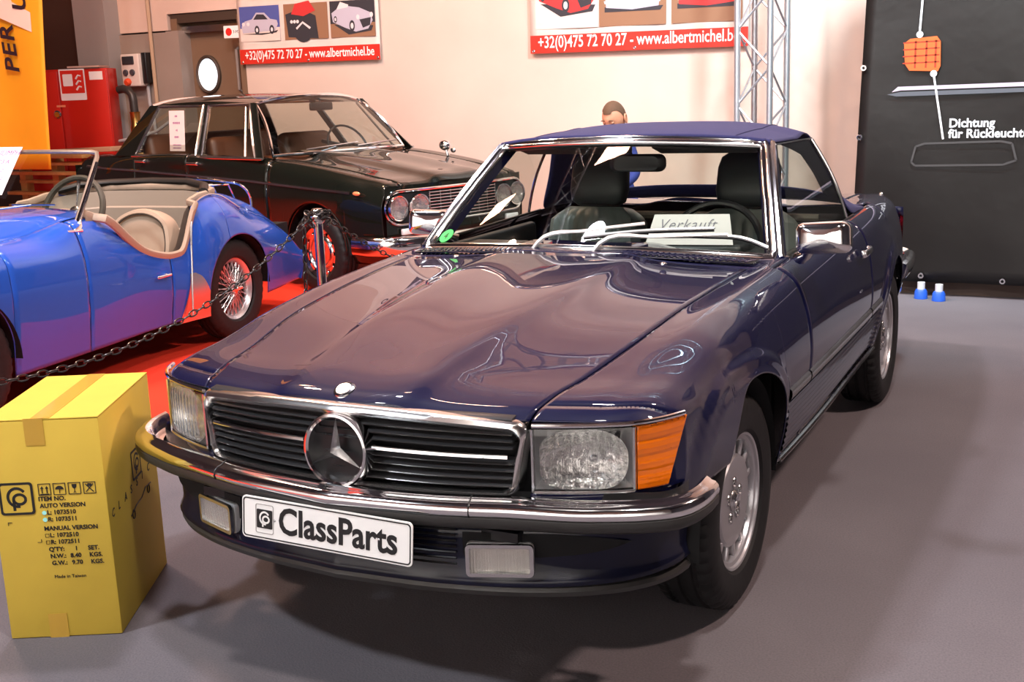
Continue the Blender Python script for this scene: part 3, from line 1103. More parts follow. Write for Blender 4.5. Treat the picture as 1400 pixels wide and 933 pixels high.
AMBER = mat('amber_lens', (1.0, 0.22, 0.002), rough=0.12, coat=1.0, trans=0.3)
REFL = mat('lamp_reflector', (0.92, 0.92, 0.90), rough=0.14, metal=0.95, bump=(45, 0.8, 0.012))
HOUS = mat('lamp_housing', (0.68, 0.69, 0.70), rough=0.30, metal=0.45)
for sgn in (1, -1):
    hl = G()
    pl = plan_at(.508, .728, 3, -.085)
    # housing bowl behind the lens
    f0 = plan_at(.508, .728, 12, -.006)
    b0 = plan_at(.535, .70, 12, -.09)
    hl.grid([[(f[0], f[1], LZ1 - .004), (b[0], b[1], LZ1 - .03), (b[0], b[1], LZ0 + .03), (f[0], f[1], LZ0 + .004)] for f, b in zip(f0, b0)])
    for k in (0, -1):
        f, b = f0[k], b0[k]
        hl.add([(f[0], f[1], LZ0 + .004), (f[0], f[1], LZ1 - .004), (b[0], b[1], LZ1 - .03), (b[0], b[1], LZ0 + .03)], [(0, 1, 2, 3)])
    h = (hl if sgn > 0 else hl.mirrored()).build('headlight', HOUS, car, label=None)
    # parabolic reflector
    rf = G()
    rows = []
    for i in range(49):
        a = 2*PI*i/48
        c, s = math.cos(a), math.sin(a)
        k = 1/max(abs(c)**3 + abs(s)**3, 1e-6)**(1/3)
        row = []
        for j in range(9):
            t = j/8
            row.append((.620 + t*k*c*.100, -.655 - .055*t*t*k*k*.8 + .04*(c*t*k), .657 + t*k*s*.076))
        rows.append(row)
    rf.grid(rows)
    rf = rf if sgn > 0 else rf.mirrored()
    rf.build('reflector', REFL, h)
    bl = G()
    bl.ball((.635, -.668, .657), (.016, .022, .016))
    (bl if sgn > 0 else bl.mirrored()).build('bulb', STEEL, h)
    # fluted lens
    ln = G()
    N = 161
    pts = plan_at(.506, .73, N, .006)
    rows = []
    for i, (x, y) in enumerate(pts):
        u = i/(N - 1)
        row = []
        for j in range(15):
            v = j/14
            a = .0026 if .18 < u < .93 and .12 < v < .92 else 0
            w = a*math.sin(i*PI/2.0 + .6) + .004*(1 - (2*v - 1)**4)
            row.append((x + .3*w, y - w, LZ0 + (LZ1 - LZ0)*v))
        rows.append(row)
    ln.grid(rows)
    (ln if sgn > 0 else ln.mirrored()).build('lens', LENS, h)
    # edge strip of the lamp
    ed = G()
    a, b = plan_at(.506, .73, 2, .010)
    for q in (a, b):
        ed.box((q[0], q[1] + .003, (LZ0 + LZ1)/2), (.006, .010, LZ1 - LZ0))
    ed.tube([(x, y, LZ0) for x, y in plan_at(.506, .73, 12, .009)], .004, 6)
    (ed if sgn > 0 else ed.mirrored()).build('lamp_bezel', STEEL, h)
    # turn signal wraps the corner
    ts = G()
    top = plan_at(.737, .820, 40, .006)
    bot = plan_at(.737, .790, 40, .006)
    rows = []
    for i in range(40):
        row = []
        for j in range(41):
            v = j/40
            x = bot[i][0] + (top[i][0] - bot[i][0])*v
            y = bot[i][1] + (top[i][1] - bot[i][1])*v
            w = .002*abs(math.sin(v*PI*4)) + .0006*math.sin(v*PI*26)
            zt = LZ1 + .006*(i/39)
            row.append((x + w*.5, y - w, LZ0 + (zt - LZ0)*v))
        rows.append(row)
    ts.grid(rows)
    t = (ts if sgn > 0 else ts.mirrored()).build('turn_signal', AMBER, car, solid=.004)
    tb = G()
    top = plan_at(.737, .815, 12, -.025)
    tb.grid([[(x, y, LZ0 + .003), (x, y, LZ1)] for x, y in top])
    nb = G()
    nb.grid([[(x, y, LZ0 - .01), (x, y, LZ1 + .004)] for x, y in plan_at(.765, .820, 14, -.003)])
    (nb if sgn > 0 else nb.mirrored()).build('lamp_surround', NAVY, car)
    (tb if sgn > 0 else tb.mirrored()).build('signal_backing', mat('amber_backing', (0.9, 0.35, 0.05), rough=0.3), t)
    cb = G()
    cb.tube([(x, y, LZ1 + .009 + .004*max(0, (x - .72)/.1)) for x, y in plan_at(.506, .816, 30, .006)], .0062, 8)
    (cb if sgn > 0 else cb.mirrored()).build('lamp_trim', CHROME, car)

# ---------------- grille
def gy(x):
    return float(np.interp(abs(x), PP[:, 0], PP[:, 1]))


def outline(w1, w0, z1, z0_, r, crown, n=7):
    """rounded trapezoid in x,z; w1/w0 half widths at top/bottom"""
    pts = []
    for (cx, cz, a0) in ((w1 - r, z1 - r, 0), (-w1 + r, z1 - r, 90), (-w0 + r, z0_ + r, 180), (w0 - r, z0_ + r, 270)):
        for k in range(n + 1):
            a = math.radians(a0 + 90*k/n)
            pts.append((cx + r*math.cos(a), cz + r*math.sin(a)))
    out = []
    m = len(pts)
    for i in range(m):
        a, b = pts[i], pts[(i + 1) % m]
        k = max(1, int(math.hypot(a[0] - b[0], a[1] - b[1])/.02))
        for j in range(k):
            out.append((a[0] + (b[0] - a[0])*j/k, a[1] + (b[1] - a[1])*j/k))
    return [(x, z + crown*(1 - (x/w1)**2)*max(0, (z - z0_)/(z1 - z0_))) for x, z in out]


o1 = outline(.500, .478, .757, .570, .03, .026)
gf = G()
prof = [(0, -.02), (.0, .012), (.15, .024), (.45, .030), (.75, .022), (1, .004), (1, -.03)]
rows = []
for (x, z) in o1:
    v = (z - .570)/(.78 - .570)
    top = sstep(.5, .85, v)
    wz = .012 + .022*top
    ix = x*(1 - .022/.5)
    cz = .665
    iz = z - wz if z > cz else z + .012
    rows.append([(x + (ix - x)*t, gy(x) - d, z + (iz - z)*t) for t, d in prof])
gf.grid(rows, closeu=True)
grille = gf.build('grille', mat('satin_chrome', (.92, .91, .90), rough=.20, metal=1.0), car, label='black slatted grille in a chrome surround')
g = G()
g.grid([[(x, gy(x) + .05, z) for z in (.56, .78)] for x in np.linspace(-.49, .49, 21)])
g.build('grille_backing', DARK, grille)
for z in (.594, .613, .632, .650, .688, .706, .724, .742, .760):
    hw = .466 if z < .73 else .466
    cr = .014*(z - .57)/.2
    g = G()
    rows = []
    for x in np.linspace(-hw, hw, 25):
        zz = z + cr*(1 - (x/.5)**2)
        y = gy(x)
        rows.append([(x, y - .012, zz - .0035), (x, y - .014, zz), (x, y - .010, zz + .003), (x, y + .03, zz + .009), (x, y + .03, zz + .004)])
    g.grid(rows, closev=True, caps=True)
    g.build('grille_slat', mat('slat_black', (0.03, 0.03, 0.032), rough=0.22), grille)
for s in (-1, 1):
    g = G()
    g.tube([(s*x, gy(x) - .018, .669 + .006*(1 - (x/.5)**2)) for x in np.linspace(.105, .455, 14)], .0055, 8)
    g.build('grille_bar', CHROME, grille)
g = G()
R1 = .094
SM = frame((0.010, -.862, .664), (1, 0, 0), (0, .06, 1))
g.lathe([(R1 - .011, -.02), (R1 - .011, .010), (R1 - .006, .016), (R1, .014), (R1 + .003, .006), (R1 + .003, -.03)], SM, 64)
ring = g.build('star_ring', CHROME, grille, label='round chrome ring around the three-pointed star')
g = G()
c0 = (0, 0, .032)
vs, fs = [c0, (0, 0, -.004)], []
for k in range(3):
    a = PI/2 + 2*PI*k/3
    b = a + PI/3
    vs += [((R1 - .009)*math.cos(a), (R1 - .009)*math.sin(a), .004), (.014*math.cos(b), .014*math.sin(b), .004)]
for k in range(6):
    i, j = 2 + k, 2 + (k + 1) % 6
    fs += [(0, i, j), (1, j, i)]
g.add(vs, fs, SM)
g.build('star', mat('satin_chrome', (.92, .91, .90)), ring, smooth=False)
g = G()
g.lathe([(0, -.018), (R1 - .008, -.018)], SM, 40)
g.build('star_backing', TRIMBLK, ring)
# round emblem on the bonnet lip
g = G()
EM = frame((0.0, -.80, .803), (1, 0, 0), (0, .88, .47))
g.lathe([(0, .007), (.020, .0065), (.0275, .005), (.030, .001), (.030, -.004)], EM, 32)
em = g.build('bonnet_emblem', CHROME, car)
g = G()
g.lathe([(0, .008), (.020, .0078)], EM, 24)
g.build('emblem_face', mat('emblem_silver', (.75, .78, .85), rough=.15, metal=.6), em)

# ---------------- bumper, apron
BP = [(0, -.835), (.3, -.803), (.5, -.752), (.65, -.70), (.755, -.665), (.815, -.628), (.834, -.585), (.838, -.53)]


def offset_path(P, off, n=60):
    Q = spath(P, n)
    out = []
    for i in range(n):
        d = Q[min(i + 1, n - 1)] - Q[max(i - 1, 0)]
        d = d/np.linalg.norm(d)
        o = off(i/(n - 1)) if callable(off) else off
        out.append((Q[i][0] + d[1]*o*1.0, Q[i][1] - d[0]*o))
    return out


def sweep_plan(P, prof, n=60, taper=None, rise=lambda u: 0.0, flatten=None):
    """prof: (outward, z) list; taper(u) scales the outward amount"""
    Q = spath(P, n)
    rows = []
    for i in range(n):
        u = i/(n - 1)
        d = Q[min(i + 1, n - 1)] - Q[max(i - 1, 0)]
        d = d/np.linalg.norm(d)
        k = taper(u) if taper else 1
        rows.append([(Q[i][0] - (-d[1])*o*k, Q[i][1] - d[0]*o*k, z + rise(u)) for o, z in (prof(u) if callable(prof) else prof)])
    # mirror to a full bar
    return [[(-x, y, z) for x, y, z in r] for r in reversed(rows[1:])] + rows


def tp(u):
    return 1 - .22*sstep(.62, .98, u)


def rs(u):
    return .012*u*u - .012*sstep(.45, .72, u)*(1 - sstep(.85, 1, u))


cb = [(-.01, .535), (.026, .540), (.034, .572), (.050, .580), (.060, .576), (.066, .572), (.078, .570), (.088, .562), (.092, .550), (.090, .540), (.086, .537)]
rows = sweep_plan(BP, cb, 70, tp, rs)
g = G()
g.grid(rows)
for e, q in ((0, 1), (-1, -1)):
    r = rows[e]
    g.add(r + [(r[0][0], r[0][1], .537 + rs(1))], [tuple(range(len(r) + 1))])
bumper = g.build('front_bumper', CHROME, car, angle=50)
rb = [(.084, .5375), (.0905, .535), (.0915, .524), (.088, .512), (.076, .503), (.02, .500), (-.01, .503)]
rows = sweep_plan(BP, rb, 70, tp, rs)
g = G()
g.grid(rows, caps=False)
for e in (0, -1):
    r = rows[e]
    g.add(list(r) + [(r[-1][0], r[-1][1], r[0][2])], [tuple(range(len(r) + 1))])
g.build('bumper_rubber', GREYRUB, bumper, angle=50)
for x in (.335, -.335):
    i = 69 + int(np.sign(x)*27)
    g = G()
    rr = sweep_plan(BP, [(o + .0012, z) for o, z in cb[2:]], 70, tp, rs)[i]
    g.tube(rr, .0016, 5)
    g.build('bumper_joint', TRIMBLK, bumper)
# apron
ap = [(-.03, .505), (-.012, .480), (-.008, .46), (-.004, .42), (.002, .385), (.012, .360), (.020, .348)]
AP = [(0, -.872), (.3, -.842), (.5, -.787), (.62, -.728), (.705, -.660), (.755, -.590), (.782, -.515), (.790, -.455)]
rows = sweep_plan(AP, lambda u: [(o + .050*sstep(.45, .9, u)*((z - .348)/.157)**1.5, z) for o, z in ap], 70, rise=lambda u: 0)
g = G()
g.grid(rows)
apron = g.build('front_apron', mat('shaded_apron_navy', (.003, .004, .016), rough=.5, spec=.1, coat=.5), car, solid=.004, out=(0, 1, .4))  # darker, duller copy of the navy: shade near the floor put into the colour
lp = [(.018, .349), (.026, .346), (.030, .336), (.024, .322), (.0, .318), (-.04, .325)]
rows = sweep_plan([(a*.985, b + .01) for a, b in AP], lp, 70, rise=lambda u: -.02*u**3)
g = G()
g.grid(rows)
g.build('spoiler_lip', GREYRUB, apron)
# air opening with dark ribs
for sgn in (1, -1):
    g = G()
    q = offset_path(AP, -.003, 60)
    sel = [p for p in q if .33 < p[0] < .715]
    rows = []
    for i, (x, y) in enumerate(sel):
        u = i/(len(sel) - 1)
        hh = .032*(1 - u**4)
        ex = .018*sstep(.5, 1, u)
        rows.append([(x + .001 + ex*.8, y - .003 - ex*.5, .448 - hh), (x + .001 + ex, y - .003 - ex*.6, .448 + hh)])
    g.grid(rows)
    (g if sgn > 0 else g.mirrored()).build('air_opening', DARK, apron)
g = G()
q = [p for p in offset_path(AP, -.003, 60) if p[0] < .34]
for z in (.395, .41, .425, .44, .455, .47, .485):
    half = [(x, y - .004, z) for x, y in q]
    g.tube([(-x, y, z) for x, y, z in reversed(half[1:])] + half, .003, 5)
stuff(g.build('apron_ribs', TRIMBLK, apron))
# black filler below the lamps and grille
g = G()
q = spath([(a, b) for a, b in BP], 50)
half = [[(x*.985, y + .012, .572), (x*.985, y + .012, .50)] for x, y in q]
g.grid([[(-a, b, c) for a, b, c in r] for r in reversed(half[1:])] + half)
g.build('front_panel', TRIMBLK, car)

# fog lamps
for sgn in (1, -1):
    M_ = frame((.440, -.815, .416), (1, .36, 0), (0, 0, 1))
    g = G(M_)
    g.prism(rrect(.168, .084, .012), -.03, .0)
    fl = (g if sgn > 0 else g.mirrored()).build('fog_lamp', HOUS, car, angle=30)
    g = G(M_)
    g.prism(rrect(.168, .084, .012), .006, .016, hole=rrect(.150, .066, .008))
    (g if sgn > 0 else g.mirrored()).build('lamp_bezel', STEEL, fl, angle=30)
    g = G(M_)
    g.grid([[(x, y, .001 + 1.4*(x*x*0.5 + y*y) + .0016*(i % 2)) for y in np.linspace(-.033, .033, 8)] for i, x in enumerate(np.linspace(-.075, .075, 49))])
    (g if sgn > 0 else g.mirrored()).build('reflector', mat('fog_reflector', (.90, .88, .80), rough=.25, metal=.75), fl, smooth=False)
    g = G(M_)
    g.grid([[(x, y, .0165 + .0020*math.sin(i*PI/2 + .5)) for y in np.linspace(-.033, .033, 4)] for i, x in enumerate(np.linspace(-.075, .075, 85))])
    (g if sgn > 0 else g.mirrored()).build('lens', LENS, fl)
    g = G()
    g.box((.44, -.80, .475), (.10, .03, .025))
    (g if sgn > 0 else g.mirrored()).build('bracket', TRIMBLK, fl)

# plate
PM = frame((0.002, -.932, .4725), (1, 0.0, -.012), (0, .10, 1))
g = G(PM)
g.prism(rrect(.52, .112, .012), -.004, .0)
plate = g.build('number_plate', WHITE, car, label='white plate with black lettering reading ClassParts', angle=30)
g = G(PM)
g.prism(rrect(.512, .104, .010), .0, .0012, hole=rrect(.506, .098, .008))
g.build('plate_border', INK, plate, smooth=False)
g = G(PM)
g.box((0, 0, -.012), (.50, .08, .014))
g.build('plate_holder', TRIMBLK, plate)
text('plate_lettering', 'ClassParts', .098, PM @ Matrix.Translation((-.143, -.030, .001)), INK, plate, sx=.885, off=.0022)


def cp_logo(M, s, bg, fg, parent, name='logo_badge'):
    """square badge with an interlaced c and p"""
    g = G(M)
    g.prism(rrect(s, s, s*.06), .0, .0008)
    b = g.build(name, bg, parent, smooth=False)
    g = G(M)
    w = .048*s

    def stroke(pts):
        P = [np.array(p) for p in pts]
        L, R = [], []
        for i, p in enumerate(P):
            d = P[min(i + 1, len(P) - 1)] - P[max(i - 1, 0)]
            d = d/np.linalg.norm(d)
            n = np.array((-d[1], d[0]))
            L.append(p + n*w)
            R.append(p - n*w)
        vs = [(a[0], a[1], h) for h in (.0008, .0014) for a in L + R]
        k = len(P)
        fs = []
        for i in range(k - 1):
            fs += [(i, i + 1, k + i + 1, k + i), (2*k + i, 3*k + i, 3*k + i + 1, 2*k + i + 1)]
        g.add(vs, fs)
    stroke([(s*(.02 + .30*math.cos(a)), s*(.05 + .32*math.sin(a))) for a in np.linspace(.6, PI*1.5, 20)] + [(s*.1, -s*.27)])
    stroke([(s*(.10 + .20*math.cos(a)), s*(-.02 + .17*math.sin(a))) for a in np.linspace(0, 2*PI, 25)])
    stroke([(-s*.10, -s*.02), (-s*.10, -s*.42)])
    g.build('logo_mark', fg, b, smooth=False, weld=False)
    return b


g = G(PM)
g.prism(rrect(.058, .078, .006), .0005, .001, M=Matrix.Translation((-.187, 0, 0)), hole=rrect(.054, .074, .005))
g.build('seal_outline', mat('grey_print', (.35, .33, .32), rough=.6), plate, smooth=False)
cp_logo(PM @ Matrix.Translation((-.187, 0, .0005)), .050, INK, WHITE, plate, 'plate_seal')
for x in (-.155, .165):
    g = G(PM)
    g.ball((x, 0, .001), (.0035, .0035, .002), 10, 6)
    g.build('screw', STEEL, plate)


# ---------------- wheels
def tyre_geo(g, R, rb, w, tread=True, n=150):
    hw = w/2
    prof = [(rb, -hw*.80), (rb + .012, -hw*.92), (R*.80, -hw*1.0), (R - .035, -hw*.98), (R - .012, -hw*.86), (R - .003, -hw*.72)]
    tr = []
    for c in (-.45, 0.0, .45):
        tr += [(R, hw*(c - .09)), (R - .008, hw*(c - .06)), (R - .008, hw*(c + .06)), (R, hw*(c + .09))]
    prof += tr + [(r, -h) for r, h in reversed(prof)]
    rows = []
    for i in range(n):
        a = 2*PI*i/n
        row = []
        for k, (r, h) in enumerate(prof):
            if tread and i % 3 == 0 and r > R - .013 and abs(h) > hw*.50:
                r -= .006
            sk = .012*math.sin(abs(h)*30) if r > R - .04 else 0
            row.append((r*math.cos(a + sk), r*math.sin(a + sk), h))
        rows.append(row)
    g.grid(rows, closeu=True)


def alloy_wheel(cx, cy, cz, side, steer=0):
    M_ = Matrix.Translation((cx, cy, cz)) @ Matrix.Rotation(steer, 4, 'Z') @ frame((0, 0, 0), (0, side, 0), (0, 0, 1))
    # local z points outward
    w = G(M_)
    w.M = M_ @ Matrix.Translation((0, 0, .032))
    w.lathe([(.0, .030), (.050, .033), (.120, .038), (.134, .037), (.140, .030), (.139, .000)], n=60)
    w.lathe([(.180, .000), (.181, .026), (.185, .040), (.196, .043), (.199, .050), (.206, .052), (.210, .046), (.208, .03), (.198, .02), (.195, -.06)], n=60)
    for k in range(15):
        a = 2*PI*(k + .5)/15
        w.rbox((.160, 0, .020), (.050, .017, .024), .005, M=Matrix.Rotation(a, 4, 'Z'), n=2)
    wh = w.build('wheel', ALLOY, car, angle=35)
    t = G(M_)
    tyre_geo(t, cz, .205, .200)
    t.build('tyre', RUBBER, wh, angle=30)
    d = G(M_)
    d.lathe([(.0, -.02), (.195, -.02)], n=40)
    d.build('brake_disc', mat('dark_iron', (.02, .02, .02), rough=.5, metal=.5), wh)
    MO = M_ @ Matrix.Translation((0, 0, .032))
    for k in range(5):
        a = 2*PI*k/5 + .3
        b = G(MO)
        b.lathe([(0, .030), (.014, .031), (.0145, .0355), (.017, .0365), (.0185, .034)], Matrix.Translation((.056*math.cos(a), .056*math.sin(a), .0015)), 16)
        b.lathe([(0, .041), (.008, .041), (.009, .034)], Matrix.Translation((.056*math.cos(a), .056*math.sin(a), 0)), 6)
        b.build('wheel_bolt', STEEL, wh)
    c = G(MO)
    c.lathe([(0, .044), (.022, .043), (.030, .040), (.034, .034)], n=32)
    hub = c.build('hub_cap', STEEL, wh)
    c = G(MO)
    c.lathe([(.020, .044), (.0225, .046), (.025, .043)], n=24)
    for k in range(3):
        a = PI/2 + 2*PI*k/3
        c.tube([(0, 0, .046), (.021*math.cos(a), .021*math.sin(a), .045)], .0018, 5)
    c.build('hub_star', CHROME, hub)
    return wh


for side in (1, -1):
    alloy_wheel(side*.722, .026, .324, side, math.radians(-1.3))
    alloy_wheel(side*.752, AY2, .320, side)

# ---------------- windscreen
def ws(u, v, off=0):
    b = np.array((.690*u, .705 + .125*u*u, .958 - .030*u*u))
    t = np.array((.548*u, 1.165 + .085*u*u, 1.318 - .022*u*u))
    p = b + (t - b)*v
    n = np.array((0, -.62, .78))
    return tuple(p + n*(off + .012*math.sin(PI*v)*(1 - u*u*.3)))


FW = mat('screen_chrome', (0.86, 0.86, 0.87), rough=0.10, metal=1.0)
g = G()
g.grid([[ws(u, v) for v in np.linspace(0, 1, 14)] for u in np.linspace(-1, 1, 31)])
screen = g.build('windscreen', PANE, car, label='raked windscreen glass')
g = G()
loop = [ws(u, 0, .004) for u in np.linspace(-1, 1, 30)] + [ws(1, v, .004) for v in np.linspace(.04, .96, 12)] \
    + [ws(u, 1, .004) for u in np.linspace(1, -1, 30)] + [ws(-1, v, .004) for v in np.linspace(.96, .04, 12)]


def band(loop, cen, w0, w1, t, g):
    """flat chrome band around a loop: from w0 inside to w1 outside, t thick"""
    c = Vector(cen)
    n = len(loop)
    rows = []
    for i in range(n):
        p = Vector(loop[i])
        d = (Vector(loop[(i + 1) % n]) - Vector(loop[i - 1])).normalized()
        nn = Vector((0, -.62, .78))
        o = d.cross(nn)
        if o.dot(p - c) < 0:
            o = -o
        rows.append([p - o*w0, p - o*w0*.8 + nn*t*.7, p - o*w0*.3 + nn*t, p + o*w1*.2 + nn*t*.5, p + o*w1*.5 + nn*t, p + o*w1*.9 + nn*t*.9, p + o*w1])
    g.grid(rows, closeu=True)


band(loop, ws(0, .5), .016, .026, .012, g)
g.build('screen_frame', FW, screen, angle=60)
# black seal inside the chrome and the shade band under the header
g = G()
loop2 = [ws(u*.985, .02, .001) for u in np.linspace(-1, 1, 30)] + [ws(.985, v, .001) for v in np.linspace(.04, .96, 12)] \
    + [ws(u*.985, .975, .001) for u in np.linspace(1, -1, 30)] + [ws(-.985, v, .001) for v in np.linspace(.96, .04, 12)]
g.tube(loop2, .005, 6, closed=True)
g.build('screen_seal', TRIMBLK, screen)
# A pillars
g = G()
rows = []
for v in np.linspace(-.03, 1.03, 16):
    p = np.array(ws(1, v))
    a = p + (.018, .006, -.004)
    rows.append([tuple(p + (.012, -.012, .004)), tuple(a + (.012, -.008, .002)), tuple(a + (.022, .012, -.004)), tuple(a + (.024, .045, -.012)), tuple(a + (-.01, .055, -.02)), tuple(p + (-.03, .03, -.02))])
g.grid(rows, closev=True, caps=True)
pil = g.both('windscreen_pillar', NAVY, car, angle=50)
g = G()
g.tube([tuple(np.array(ws(1, v)) + (.034, .004, .001)) for v in np.linspace(0, 1.02, 14)], .012, 8)
g.both('pillar_trim', CHROME, car)
# header
g = G()
rows = []
for u in np.linspace(-1.04, 1.04, 30):
    p = np.array(ws(u, 1))
    rows.append([tuple(p + d) for d in ((0, .0, -.012), (0, .004, .012), (0, .03, .022), (0, .07, .0), (0, .04, -.02))])
g.grid(rows, closev=True, caps=True)
g.build('header_rail', TRIMBLK, car)

# ---------------- soft top
CLOTH = mat('navy_canvas', (0.020, 0.022, 0.100), rough=0.85, sheen=0.06, noise=(90, .12), bump=(400, .35, .001))
tt = [0, .12, .3, .5, .62, .75, .88, 1]
Cp = [(0, 1.185, 1.340), (0, 1.30, 1.356), (0, 1.6, 1.368), (0, 1.95, 1.362), (0, 2.10, 1.325), (0, 2.25, 1.235), (0, 2.40, 1.09), (0, 2.50, .972)]
Sp = [(.572, 1.265, 1.308), (.582, 1.38, 1.306), (.592, 1.6, 1.303), (.603, 1.83, 1.290), (.665, 1.93, 1.14), (.735, 2.00, .972), (.752, 2.13, .958), (.748, 2.27, .957)]


def softrow(t, n=25):
    c = hermite(tt, Cp, t)[0]
    s = hermite(tt, Sp, t)[0]
    out = []
    for k in range(n):
        u = k/(n - 1)
        p = 3.2
        x = s[0]*(u if t < .5 else u**(1 - .12*(t - .5)*2))
        z = c[2] - (c[2] - s[2])*u**p
        y = c[1] + (s[1] - c[1])*u**(2.2 + 1.2*max(0, t - .5))
        out.append((x, y, z))
    return out


TR = np.linspace(0, 1, 45)
srows = [softrow(t) for t in TR]
fr = full(srows)
g = G()
n, m = len(fr), len(fr[0])
vs = [p for r in fr for p in r]
mid = m//2
fs, win = [], []
for i in range(n - 1):
    for j in range(m - 1):
        q = (i*m + j, i*m + j + 1, (i + 1)*m + j + 1, (i + 1)*m + j)
        jj = j - mid if j >= mid else mid - 1 - j
        if .66 < TR[i] < .93 and jj < 17:
            win.append(q)
        else:
            fs.append(q)
g.add(vs, fs)
top = g.build('soft_top', CLOTH, car, out=(0, 1.8, .8), solid=.006, label='navy canvas soft top, closed')
g = G()
g.add(vs, win)
g.build('rear_window', PANE, top, out=(0, 1.8, .8))
for sg in (1, -1):
    g = G()
    g.tube([(sg*r[18][0], r[18][1], r[18][2] + .001) for r in srows[:30]], .0025, 6)
    g.build('seam', CLOTH, top)
g = G()
g.tube([tuple(Vector(p) + Vector((0, -.004, .002))) for p in fr[0]], .007, 8)
g.build('front_hem', CLOTH, top)
# side windows
for sg in (1, -1):
    g = G()
    ed = lambda p: (sg*p[0], p[1], p[2])
    rows = []
    for u in np.linspace(0, 1, 14):
        b = np.array((.737 + .008*u, .875 + .99*u, .925 + .03*u))
        t = np.array((.588 + .014*u, 1.262 + .555*u, 1.292 - .006*u))
        rows.append([ed(tuple(b + (t - b)*v + np.array((.018*math.sin(PI*v), 0, 0)))) for v in np.linspace(0, 1, 8)])
    g.grid(rows)
    sw = g.build('side_window', PANE, car)
    g = G()
    g.tube([tuple(Vector(p) + Vector((sg*.004, 0, 0))) for p in rows[-1]], .007, 8)
    g.tube([tuple(Vector(p) + Vector((sg*.003, 0, 0.005))) for p in [r[-1] for r in rows]], .004, 6)
    g.build('window_trim', CHROME, sw)
    g = G()
    g.tube([(sg*.752, y, .931 + .0165*(y - .86)) for y in np.linspace(.86, 2.0, 12)], .006, 8)
    g.build('belt_moulding', TRIMBLK, car)

# ---------------- side trim
def side_strip(name, y0, y1, z_f, h, off, m, parent, n=24, ribs=0):
    g = G()
    rows = []
    for Y in np.linspace(y0, y1, n):
        zc = z_f(Y)
        r = []
        k = 9 if not ribs else ribs*4 + 1
        for j in range(k):
            v = j/(k - 1)
            z = zc + h/2 - h*v
            x = body.xat(Y, z)
            o = off*math.sin(PI*v)**.5 if not ribs else off + .0022*math.sin(v*ribs*2*PI)
            r.append((x + o + flare(Y, z), bow(x, Y), z))
        rows.append(r)
    g.grid(rows)
    return g


for a, b in ((.40, .652), (.668, 1.79), (1.808, 2.07)):
    side_strip('x', a, b, lambda Y: .556, .046, .012, None, None).both('side_moulding', mat('moulding_grey', (.07, .075, .085), rough=.22, coat=.6), car, out=(.2, 1.3, .5))
    side_strip('x', max(a - .01, .397), b + .006 if b < 2 else b, lambda Y: .445, .165, .003, None, None, ribs=8).both('side_cladding', mat('cladding_paint', (.012, .013, .028), rough=.3, coat=.6), car, out=(.2, 1.3, .5))
g = G()
g.tube([(body.xat(Y, .345) + .016, Y, .346) for Y in np.linspace(.375, 2.08, 24)], .011, 8)
g.both('sill_trim', CHROME, car)
for sg in (1, -1):
    g = G()
    M_ = frame((.868, 1.625, .842), (0, 1, .01), (-.15, 0, 1))
    g.rbox((0, 0, .016), (.145, .026, .014), .006, M=M_)
    g.rbox((-.06, 0, .008), (.03, .03, .018), .006, M=M_)
    g.rbox((.06, 0, .008), (.035, .032, .018), .006, M=M_)
    dh = (g if sg > 0 else g.mirrored()).build('door_handle', CHROME, doors[0 if sg > 0 else 1])
# mirrors
for sg in (1, -1):
    g = G()
    MM = frame((.890, .735, 1.018), (.96, -.02 if sg > 0 else -.35, .06), (0, .15, 1))
    rows = []
    for k, (sx, sy, zz) in enumerate(((.02, .02, .062), (.72, .62, .060), (.90, .86, .048), (.98, .97, .025), (1, 1, 0.0), (.97, .96, -.022), (.9, .88, -.026), (.86, .82, -.020))):
        rows.append([(x*sx, y*sy, zz) for x, y in rrect(.182, .108, .026, 5)])
    g.M = MM
    g.grid(rows, closev=True)
    mo = (g if sg > 0 else g.mirrored()).build('door_mirror', CHROME, car, angle=50)
    g = G(MM)
    g.prism([(x*.84, y*.80) for x, y in rrect(.182, .108, .026, 5)], -.020, -.018)
    (g if sg > 0 else g.mirrored()).build('mirror_glass', mat('mirror', (.9, .9, .9), rough=.01, metal=1), mo)
    g = G()
    g.tube([(.80, .79, .94), (.825, .765, .955), (.85, .745, .985)], [.030, .022, .016], 10, sq=.8)
    foot = (g if sg > 0 else g.mirrored()).build('mirror_foot', CHROME, mo)
    if sg < 0:
        mo.location = (.065, .33, -.02)

# ---------------- wipers
def on_ws(x, zf, off=.02):
    return ws(x/(.69 - .142*zf), zf, off)


for arm, bl in (([(-.171, -.035), (-.145, .018), (.04, .10), (.239, .182)], [(.021, .074), (.25, .14), (.48, .183)]),
                ([(.074, -.035), (.099, .010), (.31, .07), (.536, .125)], [(.263, .104), (.45, .122), (.60, .112), (.675, .055)])):
    g = G()
    pv = on_ws(arm[0][0], arm[0][1], .0)
    g.lathe([(0, .02), (.014, .018), (.018, .0)], Matrix.Translation((pv[0], pv[1], pv[2] - .008)), 12)
    g.tube(spath([on_ws(x, v, o) for (x, v), o in zip(arm, (.012, .030, .036, .030))], 14), [.013]*5 + [.010]*9, 8, sq=.6)
    wp = g.build('wiper', mat('wiper_silver', (.72, .70, .68), rough=.35, metal=.3), car)
    g = G()
    B3 = spath([on_ws(x, v, .020) for x, v in bl], 14)
    g.tube(B3, .0065, 6)
    g.build('wiper_blade', mat('wiper_grey', (.62, .62, .62), rough=.3, metal=.8), wp)
    g = G()
    g.tube([tuple(Vector(p) + Vector((0, .007, -.009))) for p in B3], .0045, 6)
    g.build('wiper_rubber', TRIMBLK, wp)

